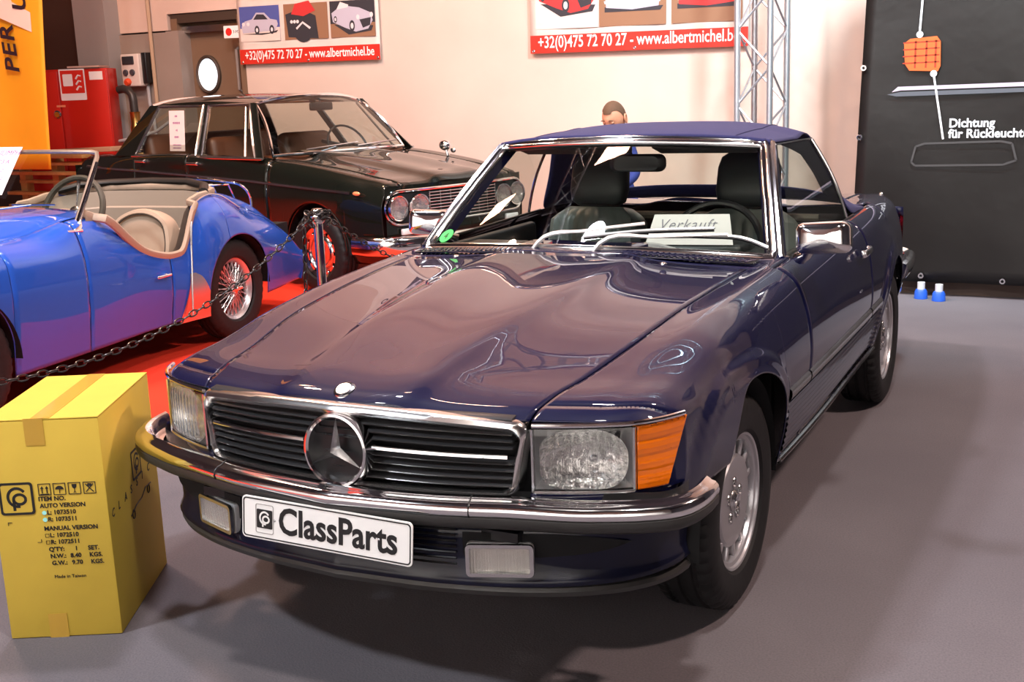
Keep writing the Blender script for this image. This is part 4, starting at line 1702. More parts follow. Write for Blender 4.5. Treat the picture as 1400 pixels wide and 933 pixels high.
# round green badge in the lower corner of the glass
c = Vector(ws(-.93, .10, .002))
BM = frame(c, Vector(ws(-.88, .10)) - Vector(ws(-.98, .10)), Vector(ws(-.93, .2)) - Vector(ws(-.93, 0)))
g = G(BM)
g.prism([(.034*math.cos(a), .034*math.sin(a)) for a in np.linspace(0, 2*PI, 28, endpoint=False)], 0, .001)
bd = g.build('green_badge', mat('badge_green', (0.03, 0.55, 0.10), rough=.5), car, smooth=False)
text('badge_number', '4', .045, BM @ Matrix.Translation((-.012, -.016, .0012)), INK, bd)

# ---------------- cabin
LEATH = mat('dark_leather', (0.028, 0.034, 0.036), rough=0.38, bump=(80, .2, .002))
g = G()
g.rbox((0, .98, .86), (1.34, .36, .13), .045)
g.rbox((0, .90, .905), (1.30, .20, .05), .02)
g.rbox((.36, 1.02, .925), (.40, .20, .07), .03)
dash = g.build('dashboard', LEATH, car)
g = G()
g.rbox((0, 1.95, .62), (1.32, .30, .34), .05)
g.rbox((0, 2.16, .87), (1.34, .34, .10), .04)
g.build('rear_shelf', mat('shelf_carpet', (.03, .03, .033), rough=.9), car)
g = G()
g.tube([(-.60, 2.02, .93), (-.2, 2.0, .935), (.2, 2.0, .935), (.60, 2.02, .93)], .018, 8)
g.build('shelf_rail', mat('beige_trim', (.25, .22, .18), rough=.6), car)
for sx in (-.345, .345):
    g = G()
    g.rbox((sx, 1.42, .54), (.50, .50, .16), .06)
    seat = g.build('seat', LEATH, car)
    bmx = Matrix.Translation((sx, 1.66, .585)) @ Matrix.Rotation(math.radians(-14), 4, 'X')
    g = G(bmx)
    rows = []
    for j in range(15):
        v = j/14
        hw = .245*(1 - .12*v)*(1 if j < 13 else (.90 if j == 13 else .70))
        row = []
        for i in range(41):
            u = -1 + i/20
            pl = .010*abs(math.sin(u*PI*4.5)) if abs(u) < .78 else .012 + .04*(abs(u) - .78)
            row.append((hw*u, -.05 - pl*(1 if j < 13 else 0) + .07*max(0, abs(u) - .85)/.15*.6 + .02*(j == 14), .42*v))
        rows.append(row)
    back = [[(x, .06 - .0*y, z) for x, y, z in r] for r in rows]
    g.grid([r + b[::-1] for r, b in zip(rows, back)], closev=True, caps=True)
    g.build('backrest', mat('seat_leather', (.12, .145, .14), rough=.34, bump=(80, .2, .002)), seat)
    g = G(bmx)
    rows = []
    for z, w, d in ((.43, .10, .03), (.45, .128, .045), (.50, .138, .052), (.60, .135, .050), (.645, .122, .042), (.665, .095, .028), (.67, .02, .01)):
        rows.append([(x, y, z) for x, y in [(w*math.copysign(abs(math.cos(a))**.45, math.cos(a)), d*math.copysign(abs(math.sin(a))**.6, math.sin(a))) for a in np.linspace(0, 2*PI, 28, endpoint=False)]])
    g.grid(rows, closev=True, caps=True)
    g.build('headrest', LEATH, seat)
# steering wheel (left-hand drive), mirror, sun visors
g = G(Matrix.Translation((.36, 1.22, .90)) @ Matrix.Rotation(math.radians(62), 4, 'X'))
g.tube([(.19*math.cos(a), .19*math.sin(a), 0) for a in np.linspace(0, 2*PI, 40, endpoint=False)], .014, 8, closed=True)
g.rbox((0, 0, -.02), (.16, .12, .05), .02)
g.rbox((0, 0, -.01), (.36, .04, .02), .008)
g.rbox((0, -.09, -.01), (.05, .18, .02), .008)
g.build('steering_wheel', TRIMBLK, car)
g = G()
M_ = Matrix.Translation((.045, 1.24, 1.232))
rows = []
for s, zz in ((.8, -.03), (1, -.012), (1, .004), (.9, .01)):
    rows.append([(x*s, zz, y*s) for x, y in rrect(.235, .07, .028, 5)])
g.M = M_
g.grid(rows, closev=True, caps=True)
rm = g.build('rear_view_mirror', TRIMBLK, car)
g = G()
g.tube([(.01, 1.22, 1.30), (.02, 1.235, 1.25)], .009, 8)
g.rbox((.0, 1.21, 1.30), (.06, .03, .06), .01)
g.build('mirror_stem', TRIMBLK, rm)
for sx in (-.30, .30):
    g = G()
    g.rbox((sx, 1.30, 1.285), (.40, .12, .022), .008, rot=(-.25, 0, 0))
    g.build('sun_visor', mat('visor_grey', (.08, .08, .08), rough=.7), car)
# inner door cards
g = G()
g.rbox((.70, 1.25, .78), (.05, 1.1, .28), .02)
g.rbox((.66, 1.25, .84), (.06, .6, .05), .02)
g.both('door_card', LEATH, car)

# ---------------- tail
g = G()
q = [(x*1.0, 3.46 - .16*x*x) for x in np.linspace(0, .765, 20)]
half = [[(x, y - .01, .86 - .02*(x/.76)), (x, y + .012, .80), (x, y + .015, .62), (x, y, .54), (x*.98, y - .05, .40)] for x, y in q]
g.grid([[(-a, b, c) for a, b, c in r] for r in reversed(half[1:])] + half)
g.build('tail_panel', NAVY, car, solid=.004, out=(0, 1, .6))
RED = mat('red_lens', (.55, .01, .008), rough=.15, coat=1)
for sg in (1, -1):
    g = G()
    rows = []
    for i, x in enumerate(list(np.linspace(.36, .74, 16)) + [.765, .775]):
        yy = 3.482 - .16*x*x - (0 if x < .75 else .04*(i - 15))
        rows.append([(x, yy - .02, .64)] + [(x, yy + .005*math.sin(j*PI/2)**2, .645 + .15*j/20) for j in range(21)] + [(x, yy - .02, .80)])
    g.grid(rows)
    (g if sg > 0 else g.mirrored()).build('tail_light', RED, car)
RB = [(0, 3.56), (.3, 3.545), (.6, 3.50), (.74, 3.45), (.80, 3.36), (.828, 3.2), (.838, 3.0), (.84, 2.86)]
rows = []
Q = spath(RB, 50)
for sg, seq in ((-1, Q[::-1][:-1]), (1, Q)):
    for x, y in seq:
        k = (x/.84)
        ox = k
        rows.append([(sg*(x + o*ox), y + o*(1 - k**3), z) for o, z in ((-.03, .60), (.0, .612), (.02, .605), (.03, .585), (.03, .56), (.02, .535), (-.03, .53))])
g = G()
g.grid(rows, caps=True)
g.build('rear_bumper', CHROME, car)
g = G()
rows = []
for sg, seq in ((-1, Q[::-1][:-1]), (1, Q)):
    for x, y in seq:
        rows.append([(sg*(x - .02), y - .03, .535), (sg*(x - .03), y - .03, .42), (sg*(x - .06), y - .06, .36)])
g.grid(rows)
g.build('rear_valance', NAVY, car, solid=.004, out=(0, 1, .6))
g = G()
g.ball((.70, 3.05, .935), (.012, .012, .012), 10, 8)
g.tube([(.70, 3.05, .925), (.70, 3.05, .945)], .006, 8)
g.build('aerial_base', CHROME, car)
# ================================================================== dark saloon behind
limo = thing('saloon_car', 'black four-door saloon with twin round headlights standing on red carpet by the wall', 'car',
             (-3.4874, 4.9839, 0.0065), math.radians(73.77), scale=1.0652)
LBLK = paint('black_paint', (0.004, 0.006, 0.004))


def lwarp(x, y, z=0):
    return y + .16*x*x*(1 - sstep(-.7, -.2, y)) - .12*x*x*sstep(3.2, 3.7, y)


lz0 = [(-.76, .80), (-.74, .835), (-.70, .850), (-.5, .880), (0, .945), (.4, .985), (.6, .995), (2.8, 1.0), (3.4, .975), (3.66, .93), (3.74, .88)]
lb = Sec([
    ([(0, 0)], lz0),
    ([(-.76, .24), (.5, .30), (3.74, .3)], [(y, z - .002) for y, z in lz0]),
    ([(-.76, .27), (.5, .34), (3.74, .34)], [(y, z - .018) for y, z in lz0]),
    ([(-.76, .56), (.5, .60), (3.74, .56)], [(y, z - .030) for y, z in lz0]),
    ([(-.76, .66), (0, .70), (.6, .715), (2.8, .715), (3.74, .63)], [(-.76, .775), (-.74, .80), (-.70, .815), (-.5, .850), (0, .918), (.4, .960), (.6, .975), (2.8, .985), (3.4, .96), (3.66, .915), (3.74, .865)]),
    ([(-.76, .70), (-.4, .735), (0, .755), (.6, .768), (2.8, .768), (3.74, .68)], [(-.76, .72), (-.5, .80), (0, .865), (.6, .930), (2.8, .940), (3.74, .83)]),
    ([(-.76, .72), (-.4, .762), (0, .785), (1.4, .795), (2.8, .79), (3.74, .70)], [(-.76, .66), (-.4, .735), (.6, .80), (2.6, .855), (3.74, .80)]),
    ([(-.76, .72), (-.4, .765), (0, .79), (1.4, .80), (2.8, .795), (3.74, .70)], [(0, .60), (3.7, .62)]),
    ([(-.76, .70), (-.4, .74), (0, .765), (1.4, .775), (2.8, .77), (3.74, .68)], [(0, .36), (3.7, .38)]),
    ([(-.76, .66), (-.4, .69), (0, .71), (1.4, .72), (2.8, .72), (3.74, .64)], [(0, .24), (3.7, .30)])], lwarp)
LR, LZ, LY2 = .350, .325, 2.65
LC = (0, 1.4, .3)
ys = [-.76, -.755, -.745, -.73, -.71, -.68] + list(np.linspace(-.64, .55, 20))
g = G()
g.grid(full([lb.row(Y, 0, 2.97, 20) for Y in ys]))
g.build('bonnet', LBLK, limo, out=LC, solid=.005)


def lside(y0, y1, nm, s0=3.03, step=.05, low=.24, cy=None, parent=None):
    ysx = ystations(y0, y1, step, cy, LR) if cy is not None else ystations(y0, y1, step)
    if y0 < -.7:
        ysx = sorted(set(ysx) | {-.755, -.745, -.73, -.71})
    g = lb.panel(ysx, s0, 9, 34, zlow=arch_low(low, cy, LZ, LR) if cy is not None else low)
    return g.both(nm, LBLK, limo, out=(.2, (y0 + y1)/2, .2), solid=.005)


lside(-.76, .522, 'front_fender', cy=0)
ld = lside(.53, 1.60, 'front_door', 4.2)
ld2 = lside(1.61, 2.42, 'rear_door', 4.2, cy=LY2)
lside(2.43, 3.74, 'rear_fender', 4.2, cy=LY2)
g = G()
g.grid(full([lb.row(Y, 0, 4.25, 20) for Y in np.linspace(.56, .80, 4)]))
g.build('cowl', LBLK, limo, out=LC)
g = G()
g.grid(full([lb.row(Y, 0, 4.25, 20) for Y in np.linspace(2.72, 3.74, 16)]))
g.build('boot_lid', LBLK, limo, out=LC)
g = G()
g.box((0, -.1, .56), (1.30, 1.0, .40))
g.box((0, 1.5, .42), (1.44, 2.0, .30))
g.box((0, 3.0, .60), (1.30, 1.1, .55))
g.build('underbody', DARK, limo, smooth=False)
for cy in (0, LY2):
    g = G()
    g.grid([[(x, cy + (LR + .004)*math.cos(a), LZ + (LR + .004)*math.sin(a)) for x in (.45, .765)] for a in np.linspace(-.05, PI + .05, 26)])
    g.both('wheel_housing', DARK, limo)
    g = G()
    g.tube([(.778, cy + (LR - .002)*math.cos(a), LZ + (LR - .002)*math.sin(a)) for a in np.linspace(.05, PI - .05, 26)], .007, 6)
    g.both('arch_lip', LBLK, limo)
# roof and pillars
CR = (0, 1.5, 1.42)


def lroof(u, v):
    y0, y1 = .90 + .09*u*u, 2.60 - .08*u*u
    y = y0 + (y1 - y0)*v
    z = 1.395 + .075*math.sin(PI*(.20 + .58*v)) - .062*abs(u)**2.6
    return (.545*u, y, z)


g = G()
g.grid([[lroof(u, v) for u in np.linspace(-1, 1, 31)] for v in np.linspace(0, 1, 20)])
g.build('roof', LBLK, limo, out=(0, 1.6, .5), solid=.02)


def lws(u, v):
    b = np.array((.665*u, .50 + .11*u*u, 1.0 - .01*u*u))
    t = np.array(lroof(u*.96, 0))
    p = b + (t - b)*v
    return tuple(p + np.array((0, -.03, .03))*math.sin(PI*v))


def lrw(u, v):
    b = np.array((.60*u, 2.86 - .10*u*u, 1.0))
    t = np.array(lroof(u*.93, 1))
    p = b + (t - b)*v
    return tuple(p + np.array((0, .03, .03))*math.sin(PI*v))


for nm, f in (('windscreen', lws), ('rear_window', lrw)):
    g = G()
    g.grid([[f(u, v) for v in np.linspace(0, 1, 8)] for u in np.linspace(-1, 1, 17)])
    wsx = g.build(nm, PANE, limo)
    loop = [f(u, 0) for u in np.linspace(-1, 1, 16)] + [f(1, v) for v in np.linspace(.08, .92, 7)] + [f(u, 1) for u in np.linspace(1, -1, 16)] + [f(-1, v) for v in np.linspace(.92, .08, 7)]
    g = G()
    g.tube(loop, .014, 8, closed=True)
    g.build('window_frame', CHROME, wsx)


def lsd(v, y, off=0):
    """greenhouse side plane: v 0 at belt, 1 at roof"""
    return (.755 - .205*v - .02*v*v + off, y, .975 + .418*v)


def strip4(pts, m, nm, parent, off=.012):
    g = G()
    a = [lsd(v, y, 0) for v, y in pts]
    b = [lsd(v, y, off) for v, y in pts]
    g.add([*a, *b], [tuple(range(len(pts))), tuple(range(2*len(pts) - 1, len(pts) - 1, -1))] + [(i, (i + 1) % len(pts), len(pts) + (i + 1) % len(pts), len(pts) + i) for i in range(len(pts))])
    return g.both(nm, m, parent)


strip4([(0, .60), (0, .70), (1, 1.03), (1, .95)], LBLK, 'windscreen_pillar', limo)
strip4([(0, 1.435), (0, 1.52), (1, 1.675), (1, 1.60)], LBLK, 'door_pillar', limo)
strip4([(0, 2.46), (0, 2.80), (.5, 2.66), (1, 2.52), (1, 2.36)], LBLK, 'rear_pillar', limo)
g = G()
for side in (0,):
    g.tube([lsd(0, .60, .02), lsd(0, 1.5, .022), lsd(0, 2.50, .02)], .010, 8)
g.both('belt_trim', STEEL, limo)
for a, b, a1, b1, nm in ((.70, 1.435, 1.03, 1.60, 0), (1.52, 2.46, 1.675, 2.36, 1)):
    g = G()
    g.grid([[lsd(v, (a + (a1 - a)*v)*(1 - u) + (b + (b1 - b)*v)*u, .004) for v in np.linspace(0, 1, 6)] for u in np.linspace(0, 1, 6)])
    wA, wB = g.both('side_window', PANE, limo)
    loop = []
    for u0, v0, u1, v1 in ((0, .02, 1, .02), (1, .02, 1, .97), (1, .97, 0, .97), (0, .97, 0, .02)):
        for t in np.linspace(0, 1, 8)[:-1]:
            u, v = u0 + (u1 - u0)*t, v0 + (v1 - v0)*t
            loop.append(lsd(v, (a + (a1 - a)*v)*(1 - u) + (b + (b1 - b)*v)*u, .012))
    g = G()
    g.tube(loop, .012, 6, closed=True)
    if nm == 0:
        g2 = G()
        g2.tube([lsd(0, .83, .012), lsd(.92, 1.06, .012)], .010, 6)
        g2.build('quarter_light_bar', STEEL, wA)
        g2.mirrored().build('quarter_light_bar', STEEL, wB)
    g.build('window_frame', STEEL, wA)
    g.mirrored().build('window_frame', STEEL, wB)
# chrome waist strip, handles, side lamp
g = G()
g.grid([[(lb.xat(Y, z) + o, lwarp(.78, Y), z) for o, z in ((.001, zc + .011), (.010, zc + .007), (.010, zc - .007), (.001, zc - .011))]
        for Y in np.linspace(-.44, 3.5, 40) for zc in (float(np.interp(Y, [-.45, .79, 2.52, 3.5], [.753, .813, .858, .865])),)])
g.both('waist_strip', CHROME, limo)
for y, d, z in ((1.50, 0, .955), (2.30, 1, .963)):
    g = G()
    x = lb.xat(y, .93)
    g.rbox((x + .022, y, z - .025), (.016, .15, .022), .006)
    g.rbox((x + .008, y - .06, z - .025), (.024, .03, .03), .006)
    a, b = g, g.mirrored()
    a.build('door_handle', CHROME, (ld if d == 0 else ld2)[0])
    b.build('door_handle', CHROME, (ld if d == 0 else ld2)[1])
g = G()
g.ball((.765, -.47, .753), (.012, .040, .015), 14, 8)
g.both('side_lamp', mat('amber_small', (.85, .28, .12), rough=.2, coat=1), limo)
# nose
def ly(x):
    return -.762 + .16*x*x


g = G()
o = rrect(1.40, .235, .1175, 9, 0, .645)
w = []
g.grid([[(x, ly(x), z) for z in (.42, .60, .80)] for x in np.linspace(-.69, .69, 25)])
g.build('nose_panel', LBLK, limo)
lgr = G()
n = len(o)
den = []
for i in range(n):
    a, b = o[i], o[(i + 1) % n]
    k = max(1, int(math.hypot(a[0] - b[0], a[1] - b[1])/.05))
    den += [(a[0] + (b[0] - a[0])*j/k, a[1] + (b[1] - a[1])*j/k) for j in range(k)]
lgr.tube([(x, ly(x) - .012, z) for x, z in den], .010, 8, closed=True)
lg = lgr.build('grille', CHROME, limo)
g = G()
g.grid([[(x, ly(x) - .006, z) for z in (.545, .745)] for x in np.linspace(-.62, .62, 25)])
g.build('grille_backing', DARK, lg)
for z in np.linspace(.556, .734, 9):
    g = G()
    g.tube([(x, ly(x) - .014, z) for x in np.linspace(-.335, .335, 9)], .0028, 5)
    g.build('grille_bar', STEEL, lg)
for x in np.linspace(-.335, .335, 8):
    g = G()
    g.tube([(x, ly(x) - .014, .545), (x, ly(x) - .014, .745)], .0032, 5)
    g.build('grille_post', STEEL, lg)
for x in (-.605, -.43, .43, .605):
    HM = frame((x, ly(x) - .014, .645), (1, 0, 0), (0, 0, 1))
    g = G(HM)
    g.lathe([(.078, 0), (.080, .016), (.088, .020), (.092, .008), (.092, 0)], n=32)
    h = g.build('headlight', CHROME, limo)
    g = G(HM)
    g.lathe([(0, -.004), (.03, -.002), (.06, .003), (.078, .009)], n=24)
    g.build('reflector', REFL, h)
    g = G(HM)
    g.lathe([(0, .026), (.04, .023), (.078, .012)], n=24)
    g.build('lens', LENS, h)
for x in (-.53, .53):
    g = G()
    g.rbox((x, ly(x) - .02, .478), (.13, .03, .045), .008)
    g.build('indicator', mat('clear_lens', (.75, .7, .68), rough=.2, coat=1), limo)
LBP = [(0, -.86), (.3, -.845), (.55, -.80), (.70, -.72), (.765, -.60), (.785, -.44)]
pr = [(.0, .455), (.022, .450), (.034, .43), (.034, .345), (.022, .325), (0, .32)]
g = G()
g.grid(sweep_plan(LBP, pr, 40))
g.build('front_bumper', CHROME, limo, angle=50)
LBR = [(0, 3.90), (.3, 3.885), (.55, 3.84), (.70, 3.76), (.76, 3.62), (.785, 3.40)]
g = G()
Q = spath(LBR, 30)
for sg in (1, -1):
    pass
rws = [[(sg*(x - .02 + q*(x/.8)), y + q*(1 - x), z) for q, z in ((0, .50), (.03, .48), (.03, .40), (0, .38))] for sg, sq in ((-1, Q[::-1][:-1]), (1, Q)) for x, y in sq]
g.grid(rws)
g.build('rear_bumper', CHROME, limo, angle=50)
g = G()
q = [(x, 3.745 - .12*x*x) for x in np.linspace(-.70, .70, 15)]
g.grid([[(x, y, .87), (x, y + .005, .6), (x, y - .02, .35)] for x, y in q])
g.build('tail_panel', LBLK, limo)
# wheels of the saloon
HCAP = mat('polished_cap', (.80, .78, .76), rough=.14, metal=1)


def disc_wheel(parent, cx, cy, cz, side, R):
    M_ = Matrix.Translation((cx, cy, cz)) @ frame((0, 0, 0), (0, side, 0), (0, 0, 1))
    w = G(M_)
    w.lathe([(0, .055), (.04, .052), (.075, .040), (.105, .046), (.125, .034), (.132, .02)], n=40)
    w.lathe([(.132, .02), (.140, .040), (.150, .046)], n=40)
    for k in range(12):
        a = 2*PI*(k + .5)/12
        w.rbox((.158, 0, .043), (.022, .060, .006), .002, M=Matrix.Rotation(a, 4, 'Z'), n=1)
    w.lathe([(.165, .044), (.178, .052), (.190, .060), (.196, .054), (.194, .03), (.18, -.05)], n=40)
    wh = w.build('wheel', HCAP, parent)
    t = G(M_)
    tyre_geo(t, R, .190, .165, n=100)
    t.build('tyre', RUBBER, wh, angle=30)
    d = G(M_)
    d.lathe([(0, .015), (.19, .015)], n=24)
    d.build('wheel_disc', DARK, wh)


for side in (1, -1):
    for cy in (0, LY2):
        disc_wheel(limo, side*.70, cy, .305, side, .305)
# fender mirror (far side), door-mounted chrome mirror, wipers, interior
for x in (-.60, .60):
    if x > 0:
        g = G()
        g.ball((x, .03, 1.005), (.045, .055, .045), 16, 10)
        g.ball((x + .01, -.05, .965), (.02, .03, .022), 12, 8)
        g.tube([(x, .0, .92), (x, .02, .985)], .014, 8)
        g.build('fender_mirror', CHROME, limo)
for (x0, x1) in ((-.30, -.02), (.18, .48)):
    g = G()
    g.tube([lws(x0/.665, .0), tuple(Vector(lws((x0 + .15)/.665, .03)) + Vector((0, -.03, .02)))], .007, 6)
    g.tube([tuple(Vector(lws((x0 + x)/.665, .03 + .10*x)) + Vector((0, -.035, .022))) for x in np.linspace(-.12, .38, 6)], .007, 6)
    g.build('wiper', STEEL, limo)
SEATB = mat('brown_leather', (.10, .035, .015), rough=.45)
for sx in (-.36, .36):
    g = G()
    g.rbox((sx, 1.25, .62), (.56, .5, .18), .06)
    g.rbox((sx, 1.52, .88), (.54, .14, .50), .06, rot=(-.2, 0, 0))
    g.build('seat', SEATB, limo)
g = G()
g.rbox((0, 2.15, .64), (1.30, .5, .2), .06)
g.rbox((0, 2.46, .90), (1.30, .16, .50), .06, rot=(-.25, 0, 0))
g.build('rear_seat', SEATB, limo)
g = G()
g.rbox((0, .72, .93), (1.32, .30, .12), .04)
g.build('dashboard', mat('wood_dash', (.09, .03, .012), rough=.3), limo)
g = G(Matrix.Translation((.34, .93, 1.0)) @ Matrix.Rotation(math.radians(62), 4, 'X'))
g.tube([(.20*math.cos(a), .20*math.sin(a), 0) for a in np.linspace(0, 2*PI, 32, endpoint=False)], .010, 6, closed=True)
g.tube([(-.2, 0, 0), (0, 0, -.03), (.2, 0, 0)], .007, 6)
g.tube([(0, 0, 0), (0, .2, -.28)], .018, 6)
g.build('steering_wheel', TRIMBLK, limo)
g = G()
g.rbox((0, .83, 1.345), (.23, .03, .065), .015)
g.tube([(0, .85, 1.41), (0, .83, 1.35)], .008, 6)
g.build('rear_view_mirror', TRIMBLK, limo)
# price sheet in the rear side window
SHEET = mat('pink_sheet', (.80, .70, .68), rough=.7)
SM2 = frame((-.70, 1.865, 1.185), (0, -1, 0), (.03, -.06, .40))
g = G(SM2)
g.prism([(-.115, -.165), (.115, -.165), (.115, .165), (-.115, .165)], .0, .002)
o = g.build('paper_sheet', SHEET, limo, smooth=False, label='tall white paper sheet with printed lines in the window')
for zz, w_, h_ in ((.12, .055, .018), (.065, .12, .018), (.005, .03, .018), (-.05, .08, .018), (-.115, .13, .012), (-.14, .13, .012)):
    g = G(SM2)
    for k in range(int(w_/.014)):
        g.box((-w_/2 + .014*k + .006, zz, .0028), (.009, h_*(.7 + .3*(k % 2)), .0006))
    stuff(g.build('printed_line', mat('violet_ink', (.25, .08, .25), rough=.6), o, smooth=False))

# ================================================================== blue roadster
rd = thing('roadster_car', 'bright blue open roadster with wire wheels and tan cockpit at the left', 'car',
           (-3.68864, .458915, 0.0065), math.radians(6.397), scale=1.016)
RBLU = paint('blue_paint', (0.014, 0.085, 0.48))


def rwarp(x, y, z=0):
    return y + .22*x*x*(1 - sstep(-.7, -.1, y)) - .25*x*x*sstep(2.6, 3.05, y)


cut_y = [.80, .88, 1.0, 1.10, 1.225, 1.36, 1.50, 1.58, 1.64, 1.72, 1.85, 2.0]
cut_z = [.950, .930, .865, .78, .690, .640, .622, .640, .72, .860, .915, .93]


def rcut(Y):
    return float(hermite(cut_y, cut_z, Y)[0])


rb_ = Sec([
    ([(0, 0)], [(-.76, .72), (-.72, .78), (-.6, .83), (-.3, .885), (0, .915), (.5, .95), (.8, .965), (2.2, .93), (2.6, .86), (3.0, .66), (3.12, .52)]),
    ([(-.76, .25), (.5, .36), (.8, .40), (2.2, .40), (3.12, .35)], [(-.76, .70), (-.72, .76), (-.6, .80), (-.3, .845), (0, .870), (.5, .92), (.8, .945), (2.2, .92), (2.6, .845), (3.0, .65), (3.12, .50)]),
    ([(-.76, .38), (.5, .44), (.8, .50), (2.2, .48), (3.12, .42)], [(-.76, .66), (-.6, .76), (-.3, .80), (0, .83), (.5, .88), (.8, .925), (2.2, .90), (2.6, .78), (3.0, .62), (3.12, .48)]),
    ([(-.76, .52), (-.3, .56), (.2, .57), (.8, .60), (1.6, .61), (2.1, .60), (3.12, .52)],
     [(-.76, .66), (-.6, .79), (-.3, .845), (0, .862), (.24, .850), (.5, .84), (.8, .90), (1.0, .88), (1.6, .90), (1.85, .925), (2.07, .905), (2.38, .775), (2.76, .672), (3.0, .58), (3.12, .47)]),
    ([(-.76, .60), (-.3, .655), (.2, .655), (.8, .665), (1.4, .665), (1.64, .672), (2.1, .675), (3.12, .60)],
     [(-.76, .62), (-.6, .73), (-.3, .79), (0, .80), (.24, .785), (.5, .765), (.8, .74), (1.2, .69), (1.5, .66), (1.60, .70), (1.72, .80), (2.0, .84), (2.38, .71), (2.76, .61), (3.0, .53), (3.12, .44)]),
    ([(-.76, .62), (-.3, .68), (.2, .68), (.8, .675), (1.4, .675), (1.60, .685), (1.75, .71), (2.1, .715), (3.12, .63)],
     [(-.76, .55), (-.3, .66), (.24, .66), (.8, .64), (1.5, .57), (1.75, .66), (2.1, .70), (2.76, .52), (3.12, .40)]),
    ([(-.76, .61), (-.3, .66), (.2, .665), (.8, .670), (1.4, .672), (1.60, .690), (1.75, .712), (2.1, .715), (3.12, .62)], [(0, .42), (2.0, .42), (3.12, .32)]),
    ([(-.76, .58), (.2, .64), (.8, .645), (1.5, .65), (1.75, .69), (3.12, .60)], [(0, .21), (3.12, .24)])], rwarp)
RRR, RZ, RY2 = .345, .325, 2.105
RY1 = -.15
g = G()
g.grid(full([rb_.row(Y, 0, 7, 40, zlow=arch_low(.21, RY1, RZ, RRR)(Y)) for Y in ystations(-.76, .20, .04, RY1, RRR)]))
g.build('front_body', RBLU, rd, out=(0, 0, .3), solid=.005)
g = G()
g.grid(full([rb_.row(Y, 0, 2.4, 24) for Y in np.linspace(.20, .93, 16)]))
g.build('bonnet', RBLU, rd, out=(0, .5, .3), solid=.005)
g = rb_.panel(ystations(.20, .735, .04), 2.4, 7, 34, zlow=.21)
g.both('front_fender', RBLU, rd, out=(.2, .4, .3), solid=.005)
g = rb_.panel(ystations(.742, 1.445, .03), 2.6, 7, 34, ztop=rcut, zlow=.21)
rdoor = g.both('door', RBLU, rd, out=(.2, 1.1, .3), solid=.005)
g = rb_.panel(ystations(1.452, 2.0, .02, RY2, RRR), 2.6, 7, 34, ztop=rcut, zlow=arch_low(.21, RY2, RZ, RRR))
rb_.panel(ystations(2.0, 3.12, .03, RY2, RRR), 2.6, 7, 34, zlow=arch_low(.23, RY2, RZ, RRR), g=g)
g.both('rear_fender', RBLU, rd, out=(.2, 2.2, .3), solid=.005)
g = G()
g.grid(full([rb_.row(Y, 0, 2.6, 24) for Y in np.linspace(2.24, 3.12, 20)]))
g.build('boot_lid', RBLU, rd, out=(0, 2.6, .3), solid=.005)
g = G()
q = [(x, 3.12 - .25*x*x) for x in np.linspace(-.62, .62, 15)]
g.grid([[(x, y, .50 - .1*abs(x)), (x, y - .01, .35), (x, y - .04, .24)] for x, y in q])
g.build('tail_panel', RBLU, rd)
g = G()
q = [(x, -.76 + .22*x*x) for x in np.linspace(-.60, .60, 15)]
g.grid([[(x, y, .70 - .1*abs(x)), (x, y + .01, .5), (x, y + .04, .24)] for x, y in q])
g.build('front_apron', RBLU, rd)
g = G()
g.tube([(x, -.775 + .22*x*x, z) for x, z in rrect(.62, .20, .09, 7, 0, .52)], .012, 6, closed=True)
rg = g.build('grille', CHROME, rd)
g = G()
g.prism(rrect(.60, .18, .085, 7, 0, .52), .0, .004, M=frame((0, -.772, 0), (1, 0, 0), (0, 0, 1)))
g.build('grille_backing', DARK, rg)
for x in (-.43, .43):
    HM = frame((x, -.735, .70), (1, 0, 0), (0, 0, 1))
    g = G(HM)
    g.lathe([(0, .03), (.05, .025), (.085, .01), (.095, .0), (.098, -.10)], n=28)
    g.build('headlight', CHROME, rd)
g = G()
g.box((0, -.05, .50), (1.0, 1.3, .40))
g.box((0, 1.4, .30), (1.24, 1.7, .12))
g.box((0, 2.5, .48), (1.06, 1.0, .32))
g.build('underbody', DARK, rd, smooth=False)
for cy in (RY1, RY2):
    g = G()
    g.grid([[(x, cy + (RRR + .004)*math.cos(a), RZ + (RRR + .004)*math.sin(a)) for x in (.42, .695)] for a in np.linspace(-.05, PI + .05, 26)])
    g.both('wheel_housing', DARK, rd)
# cockpit
TAN = mat('tan_leather', (.40, .30, .22), rough=.5, bump=(50, .15, .002))
TAN2 = mat('grey_tan_leather', (.30, .245, .19), rough=.55, bump=(50, .15, .002))
g = G()
rim = [(.0 + (.665 if Y < 1.6 else .655)*1.0, Y, rcut(Y) + .004) for Y in np.linspace(.90, 1.98, 50)]
rim = [(rb_.xat(Y, rcut(Y)) - .006 if rcut(Y) < .90 else .60 - .02*(rcut(Y) - .9)/.03, Y, rcut(Y) + .004) for Y in np.linspace(.86, 1.98, 50)]
rim = [(x + 0, y, z) for x, y, z in rim] + [(.56, 2.09, .945), (.45, 2.17, .955), (.25, 2.21, .96), (0, 2.22, .96)]
g.tube(rim, .016, 8, sq=1.5)
g.both('cockpit_piping', TAN, rd)
g = G()
wall = [(.60, Y, .90) for Y in np.linspace(.86, 1.85, 8)] + [(.58, 1.98, .92), (.50, 2.10, .93), (.3, 2.17, .94), (0, 2.19, .94)]
hw = [(-x, y, z) for x, y, z in wall[7:][::-1][1:]][::-1]
back = [(.59, 1.93, .91), (.50, 2.10, .93), (.3, 2.17, .94), (0, 2.19, .94)]
bk = [(-x, y, z) for x, y, z in back] + back[::-1][1:]
g.grid([[(x, y, z), (x, y - .01, z - .10), (x, y - .02, z - .11), (x, y - .02, z - .24), (x, y - .03, z - .25), (x, y - .03, .34)] for x, y, z in bk])
